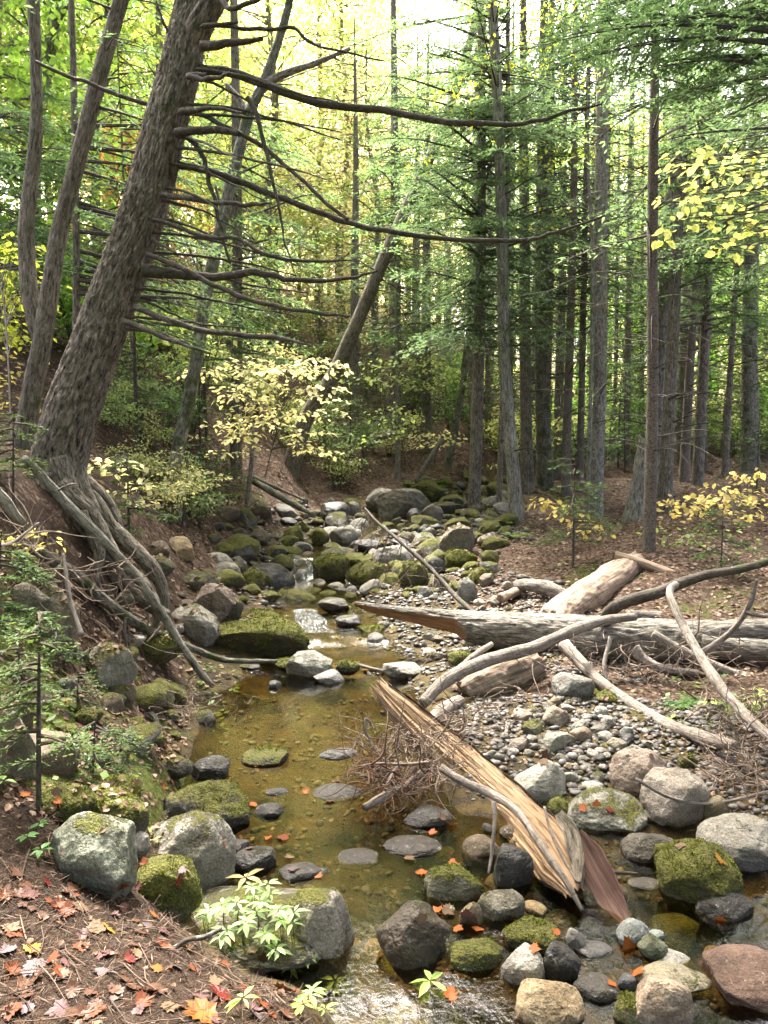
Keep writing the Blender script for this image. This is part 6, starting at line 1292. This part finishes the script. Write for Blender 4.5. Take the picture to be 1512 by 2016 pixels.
# low ground cover that nobody could count
mb = MB(); Bq = []
for (n, x0, x1, y0, y1, hmax) in ((2600, 1.6, 8.5, 8.5, 17, .22), (1500, -7.5, -2.8, 6, 15, .25), (1500, -2.8, -1.2, 3.0, 6.5, .05), (700, 1.9, 4, 4.3, 6, .06)):
    x = rng.uniform(x0, x1, n); y = rng.uniform(y0, y1, n); k = fbm(np.stack([x*.9, y*.9, x*0], 1), 2, 71) > .02; x, y = x[k], y[k]; Bq.append(np.stack([x, y, zt(x, y)+hmax*rng.random(len(x))**1.5], 1))
Bq = np.concatenate(Bq); n = len(Bq); D = np.c_[rng.normal(size=(n, 2)), rng.uniform(-.3, .3, n)]; l = rng.uniform(.03, .075, n)
blades(mb, Bq, D, l, l*.6, np.tile([0, 0, 1.], (n, 1))+.35*rng.normal(size=(n, 3))); o = mb.build('ground_cover', M['leaf'], org=(0, 0, 0), smooth=False); o.color = (.17,.25,.07,1); tag(o, 'low green seedlings and herbs over the forest floor', 'ground cover', kind='stuff')
# ------------------------------------------------------------------ fallen leaves
# lobed maple leaf outline: five lobes with points
_ml = np.array([(0,-.40),(.12,-.24),(.26,-.28),(.34,-.16),(.52,-.12),(.44,.02),(.56,.22),(.38,.20),(.32,.30),(.20,.27),(.20,.46),(.10,.46),(0,.66)])
_ml = np.vstack([_ml, (_ml[1:-1]*[-1, 1])[::-1]])
def maple(mb, p, nrm, size, ang, curl, lv=.5):
    n = norm(np.array(nrm)*.85+rng.normal(size=3)*.16); t = norm(np.cross(n, [math.cos(ang), math.sin(ang), .1])); s = np.cross(n, t)
    q = _ml*rng.uniform(.9, 1.1, _ml.shape); r2 = (q**2).sum(1); hh = curl*(r2*1.3+.25*np.sin(q[:, 0]*5+ang))
    ring1 = p+size*(q[:, :1]*s+q[:, 1:]*t+hh[:, None]*n); qi = q*.45; hi = curl*(qi**2).sum(1)*1.1; ring2 = p+size*(qi[:, :1]*s+qi[:, 1:]*t+hi[:, None]*n)
    m = len(q); V = np.vstack([ring1, ring2, p[None]]); a = np.arange(m); b = (a+1) % m
    mb.add(V, np.stack([a, b, b+m, a+m], 1), np.stack([a+m, b+m, np.full(m, 2*m)], 1), None, np.r_[np.full(m, lv-.2), np.full(m, lv), [lv+.1]])
    st = p-size*.42*t; tube(mb, [st, st-t*size*.25+n*size*.06, st-t*size*.5+n*size*.12], [.0011, .001, .0008], 4, 4, cap=False)
LC = {'orange': (.40,.125,.03), 'dark red': (.15,.025,.016), 'russet': (.20,.065,.028), 'dull purple': (.15,.08,.075), 'pale tan': (.33,.215,.125), 'lilac grey': (.27,.20,.195), 'yellow ochre': (.42,.22,.035), 'brown': (.12,.06,.034), 'pink': (.33,.165,.14)}
def leaf_at(u, v, size, col, label, group=None):
    p, n = see(u, v)
    if p is None: return
    w_ = water_level(p[:1], p[1:2])[0]
    if p[2] < w_ and stream_d(p[:1], p[1:2])[0] < .2: p = p+(np.array([0, 0, CAM_H])-p)*((w_-p[2])/(CAM_H-p[2])); n = np.array([0, 0, 1.])
    mb = MB(); maple(mb, p+n*.006, n, size, rng.uniform(0, 6.28), rng.uniform(-.1, .35)); o = mb.build('maple_leaf', M['maple'], org=p, smooth=False); o.color = (*(np.array(LC[col])*(.36 if col in ('lilac grey', 'pale tan', 'pink') else .6)), 1)
    tag(o, label, 'fallen leaf', group)
near = [(435,1962,.085,'dark red'),(555,1950,.085,'russet'),(400,1998,.11,'orange'),(255,1890,.05,'dark red'),(65,1905,.075,'lilac grey'),(100,1890,.05,'russet'),(60,1870,.06,'yellow ochre'),(185,1830,.07,'pale tan'),(215,1832,.06,'yellow ochre'),(160,1865,.05,'russet'),(115,1785,.05,'russet'),(60,1765,.06,'pink'),(20,1830,.06,'pale tan'),(15,1875,.05,'lilac grey'),(320,1838,.06,'dull purple'),(330,1868,.05,'dull purple'),(300,1802,.045,'orange'),(240,1790,.05,'pink'),(290,1825,.045,'lilac grey'),(160,1790,.05,'pale tan'),(370,1872,.055,'yellow ochre'),(265,1865,.045,'brown'),(270,1880,.045,'pale tan'),(310,1910,.04,'orange'),(500,1870,.05,'pale tan'),(345,1905,.045,'lilac grey'),(455,1855,.04,'dark red'),(510,1915,.05,'dull purple'),(420,1935,.05,'pale tan'),(230,1960,.05,'brown'),(165,2000,.05,'brown'),(330,1985,.06,'pale tan'),(500,2000,.06,'lilac grey'),(200,1915,.045,'lilac grey'),(245,1930,.045,'brown'),(480,1950,.05,'russet'),(520,1885,.045,'brown'),(560,2000,.06,'brown'),(600,1965,.05,'pale tan'),(50,1960,.05,'brown'),(270,1705,.045,'dark red'),(285,1700,.04,'russet'),(355,1715,.045,'dull purple'),(350,1735,.045,'dark red'),(240,1742,.04,'russet'),(275,1745,.04,'pink'),(120,1920,.05,'pale tan'),(200,1760,.045,'russet'),(35,1720,.05,'brown'),(90,1740,.045,'dark red'),(140,1750,.05,'brown'),(380,1910,.045,'russet'),(430,1890,.05,'brown'),(300,1945,.045,'brown'),(395,1965,.05,'dull purple'),(20,1990,.06,'russet'),(120,1990,.06,'dull purple'),(215,1880,.05,'brown')]
where_n = lambda u, v: 'on the mossy rocks of the near left bank' if (v < 1760 and u > 180) else 'among the red leaves at the bottom of the bank' if v > 1930 and u > 370 else 'on the dark needle litter at the lower left'
for u, v, s, c in near: leaf_at(u, v, s, c, f'{c} maple leaf {where_n(u, v)}', 'maple leaves '+where_n(u, v))
T = np.random.default_rng(12)
for _ in range(85):
    u = T.uniform(0, 640); v = T.uniform(1720, 2015)
    if v < 1700+.42*u: continue
    leaf_at(u, v, T.uniform(.03, .06), ['brown', 'brown', 'russet', 'brown', 'dull purple'][T.integers(5)], 'small withered leaf among the needles of the near bank', 'withered leaves on the near bank')
mid = [(160,1430,.06,'pink'),(182,1445,.05,'pink'),(128,1380,.06,'orange'),(60,1385,.04,'dark red'),(130,1408,.05,'lilac grey'),(95,1485,.05,'pink'),(150,1490,.05,'pink'),(50,1565,.05,'orange'),(115,1580,.04,'orange'),(20,1480,.05,'pink'),(335,1502,.045,'lilac grey'),(335,1538,.045,'pink'),(320,1548,.05,'orange'),(500,1585,.055,'orange'),(440,1660,.04,'orange'),(560,1650,.07,'russet'),(530,1652,.05,'orange'),(625,1726,.05,'orange'),(570,1690,.05,'pale tan'),(600,1560,.05,'orange'),(650,1578,.05,'pink'),(665,1540,.05,'orange'),(505,1510,.03,'orange'),(575,1712,.06,'lilac grey'),(490,1672,.04,'pink'),(850,1640,.05,'orange'),(870,1610,.06,'pale tan'),(890,1625,.06,'orange'),(805,1690,.06,'pale tan'),(830,1720,.06,'orange'),(890,1700,.05,'orange'),(1150,1590,.05,'orange'),(1175,1585,.045,'orange'),(1200,1596,.045,'dark red'),(1415,1690,.075,'yellow ochre'),(1420,1812,.055,'orange'),(1475,1830,.05,'lilac grey'),(1240,1860,.08,'orange'),(1250,1880,.06,'russet'),(1255,1915,.06,'orange'),(1395,1910,.06,'pink'),(1385,1900,.05,'pink'),(1205,1940,.04,'orange'),(1050,1870,.05,'orange'),(1095,1838,.04,'orange'),(890,1960,.06,'orange'),(880,1790,.06,'pale tan'),(920,1800,.06,'pink'),(935,1770,.055,'pale tan'),(1005,1810,.06,'pink'),(990,1865,.05,'pink'),(900,1830,.05,'orange'),(860,1795,.055,'orange'),(830,1810,.05,'pale tan'),(940,1830,.05,'orange'),(1340,1665,.05,'pale tan'),(1075,1485,.06,'brown'),(1070,1500,.06,'pale tan'),(430,1240,.05,'yellow ochre'),(505,1265,.05,'pale tan'),(465,1262,.05,'pale tan')]
def where_m(u, v):
    if v < 1500 and u < 260 or (u < 130): return 'on the moss of the left slope'
    if u < 700 and v > 1490: return 'at the pool and its wet stones'
    if u < 620: return 'on the loaf shaped mossy boulder'
    if u < 1020 and v > 1600 and u > 780: return 'in the drift among the stones of the lower channel'
    return 'on the stones at the right of the stream'
for u, v, s, c in mid: leaf_at(u, v, s, c, f'{c} maple leaf {where_m(u, v)}', 'maple leaves '+where_m(u, v))
# leaf litter: thousands of smaller and broken leaves
LT = MB(); G = np.random.default_rng(77)
def litter(n, x0, x1, y0, y1, s0, s1, cond=None, hue=(.5, .25), lift=.012):
    x = G.uniform(x0, x1, n); y = G.uniform(y0, y1, n); z = zt(x, y); k = z > water_level(x, y)+.03
    if cond is not None: k &= cond(x, y, z)
    x, y, z = x[k], y[k], z[k]; P_ = []; N_ = []
    for a, b, c in zip(x, y, z):
        p, nn = drop(a, b, c+2.2)
        if p is None: p, nn = np.array([a, b, c]), np.array([0, 0, 1.])
        P_.append(p); N_.append(nn)
    P_ = np.array(P_); N_ = np.array(N_); m = len(P_); P_ = P_+N_*(lift*G.uniform(.2, 1.3, m))[:, None]
    D = np.c_[G.normal(size=(m, 2)), G.normal(size=m)*.25]; D = norm(D-N_*(D*N_).sum(1, keepdims=True)*.8); l = G.uniform(s0, s1, m)
    leafs(LT, P_-D*l[:, None]*.5, D, l, l*G.uniform(.55, 1., m), N_+.3*G.normal(size=(m, 3)), 0, np.clip(G.normal(hue[0], hue[1], m), 0, 1), .25)
litter(5200, 1.0, 7.5, 6.0, 12, .035, .075)
litter(4200, 1.5, 12, 12, 24, .05, .11)
litter(4200, -8, -1.4, 6, 16, .04, .09)
litter(1500, -3, -.9, 4.2, 6.4, .03, .055, lambda x, y, z: z < .75, (.6, .25))
litter(1900, -2.9, -1.0, 2.7, 5.2, .022, .045)
litter(700, -2.6, .1, 1.2, 3.0, .012, .032, None, (.1, .2))
litter(900, 1.6, 4, 3.6, 6.2, .03, .06)
litter(700, .2, 2.6, 3.6, 5.6, .02, .04, lambda x, y, z: G.random(len(x)) < .5)
litter(900, -2.6, 1.5, 8.8, 13.5, .04, .08)
litter(1600, -3, 3, 15, 26, .06, .12)
x = G.uniform(-1.2, .3, 260); y = G.uniform(2.9, 6.3, 260); z = zt(x, y); k = z < -.03; x, y, z = x[k], y[k], z[k]; m = len(x)   # sunken leaves on the bed of the pool
l = G.uniform(.03, .06, m); leafs(LT, np.stack([x, y, z+.012], 1), np.c_[G.normal(size=(m, 2)), G.normal(size=m)*.1], l, l*.7, np.tile([0, 0, 1.], (m, 1))+.25*G.normal(size=(m, 3)), 0, np.clip(G.normal(.3, .3, m), 0, 1), .2)
tag(LT.build('leaf_litter', M['litter'], org=(0, 0, 0), smooth=False), 'brown and tan fallen leaves strewn over the forest floor', 'leaf litter', kind='stuff')
# needles and fine twigs matting the near bank
mb = MB(); n = 15000
x = G.uniform(-2.2, .1, n); y = G.uniform(1.2, 3.1, n); z = zt(x, y); k = (z > .06) & ~((x < -1.2) & (y > 2.9)); x, y, z = x[k], y[k], z[k]; m = len(x)
D = norm(np.c_[G.normal(size=(m, 2)), G.normal(size=m)*.22]); l = G.uniform(.015, .06, m)
b = np.stack([x, y, z+G.uniform(.001, .014, m)], 1)
blades(mb, b, D, l, G.uniform(.0012, .0032, m), np.tile([0, 0, 1.], (m, 1))+.5*G.normal(size=(m, 3)), 0, G.random(m))
for k in range(260):
    a = np.array([G.uniform(-1.9, 0), G.uniform(1.5, 2.9), 0]); a[2] = zt1(a[0], a[1])+.008
    if a[2] < .08: continue
    dd = np.r_[G.normal(size=2), 0]; dd = dd/np.linalg.norm(dd)*G.uniform(.03, .11); q = np.array([a, a+dd+[G.normal()*.01, G.normal()*.01, .008], a+2*dd]); q[:, 2] = zt(q[:, 0], q[:, 1])+[.006, .014, .006]
    tube(mb, q, [.0022, .0018, .0009], 5, 6, cap=False, lv=G.random())
nm = NT('fallen_needles'); lvn = nm.attr('lv', 'Fac'); mneed = nm.done(nm.pbr(nm.ramp(lvn, (0., (.018, .010, .006)), (.5, (.058, .034, .02)), (.92, (.12, .075, .045)), (1., (.22, .155, .10))), .8))
tag(mb.build('needle_litter', mneed, org=(0, 0, 0), smooth=False), 'dark brown needles and twig bits matting the near bank', 'needle litter', kind='stuff')
# ------------------------------------------------------------------ camera, sky and sun
cam = bpy.data.cameras.new('camera'); co = bpy.data.objects.new('camera', cam); COL.objects.link(co)
co.location = (0, 0, CAM_H); co.rotation_euler = (math.pi/2-PITCH, 0, 0)
cam.sensor_fit = 'VERTICAL'; cam.sensor_height = 36; cam.lens = 26; cam.clip_start = .05; cam.clip_end = 400
scene.camera = co
SUN_EL, SUN_AZ = R(60), R(-20)     # azimuth clockwise from +Y, towards which the sun stands
w = bpy.data.worlds.new('World'); scene.world = w; w.use_nodes = True
nt = w.node_tree; bg = nt.nodes['Background']; sky = nt.nodes.new('ShaderNodeTexSky'); sky.sky_type = 'NISHITA'; sky.sun_disc = False
sky.sun_elevation = SUN_EL; sky.sun_rotation = SUN_AZ; sky.air_density = .28; sky.dust_density = 6; sky.ozone_density = 0
nt.links.new(sky.outputs[0], bg.inputs[0]); bg.inputs[1].default_value = .125
sl = bpy.data.lights.new('sun', 'SUN'); so = bpy.data.objects.new('sun', sl); COL.objects.link(so)
sl.energy = 2.2; sl.angle = R(11); sl.color = (1, .96, .90)
d = Vector((math.sin(SUN_AZ)*math.cos(SUN_EL), math.cos(SUN_AZ)*math.cos(SUN_EL), math.sin(SUN_EL)))
so.rotation_euler = d.to_track_quat('Z', 'Y').to_euler(); so.location = (0, 0, 40)
scene.view_settings.view_transform = 'Standard'; scene.view_settings.look = 'None'; scene.view_settings.exposure = 3.7; scene.view_settings.gamma = 1
cy = scene.cycles
cy.max_bounces = 6; cy.diffuse_bounces = 3; cy.glossy_bounces = 3; cy.transmission_bounces = 4; cy.transparent_max_bounces = 10
cy.caustics_reflective = False; cy.caustics_refractive = False; cy.sample_clamp_indirect = 6
cy.use_denoising = True
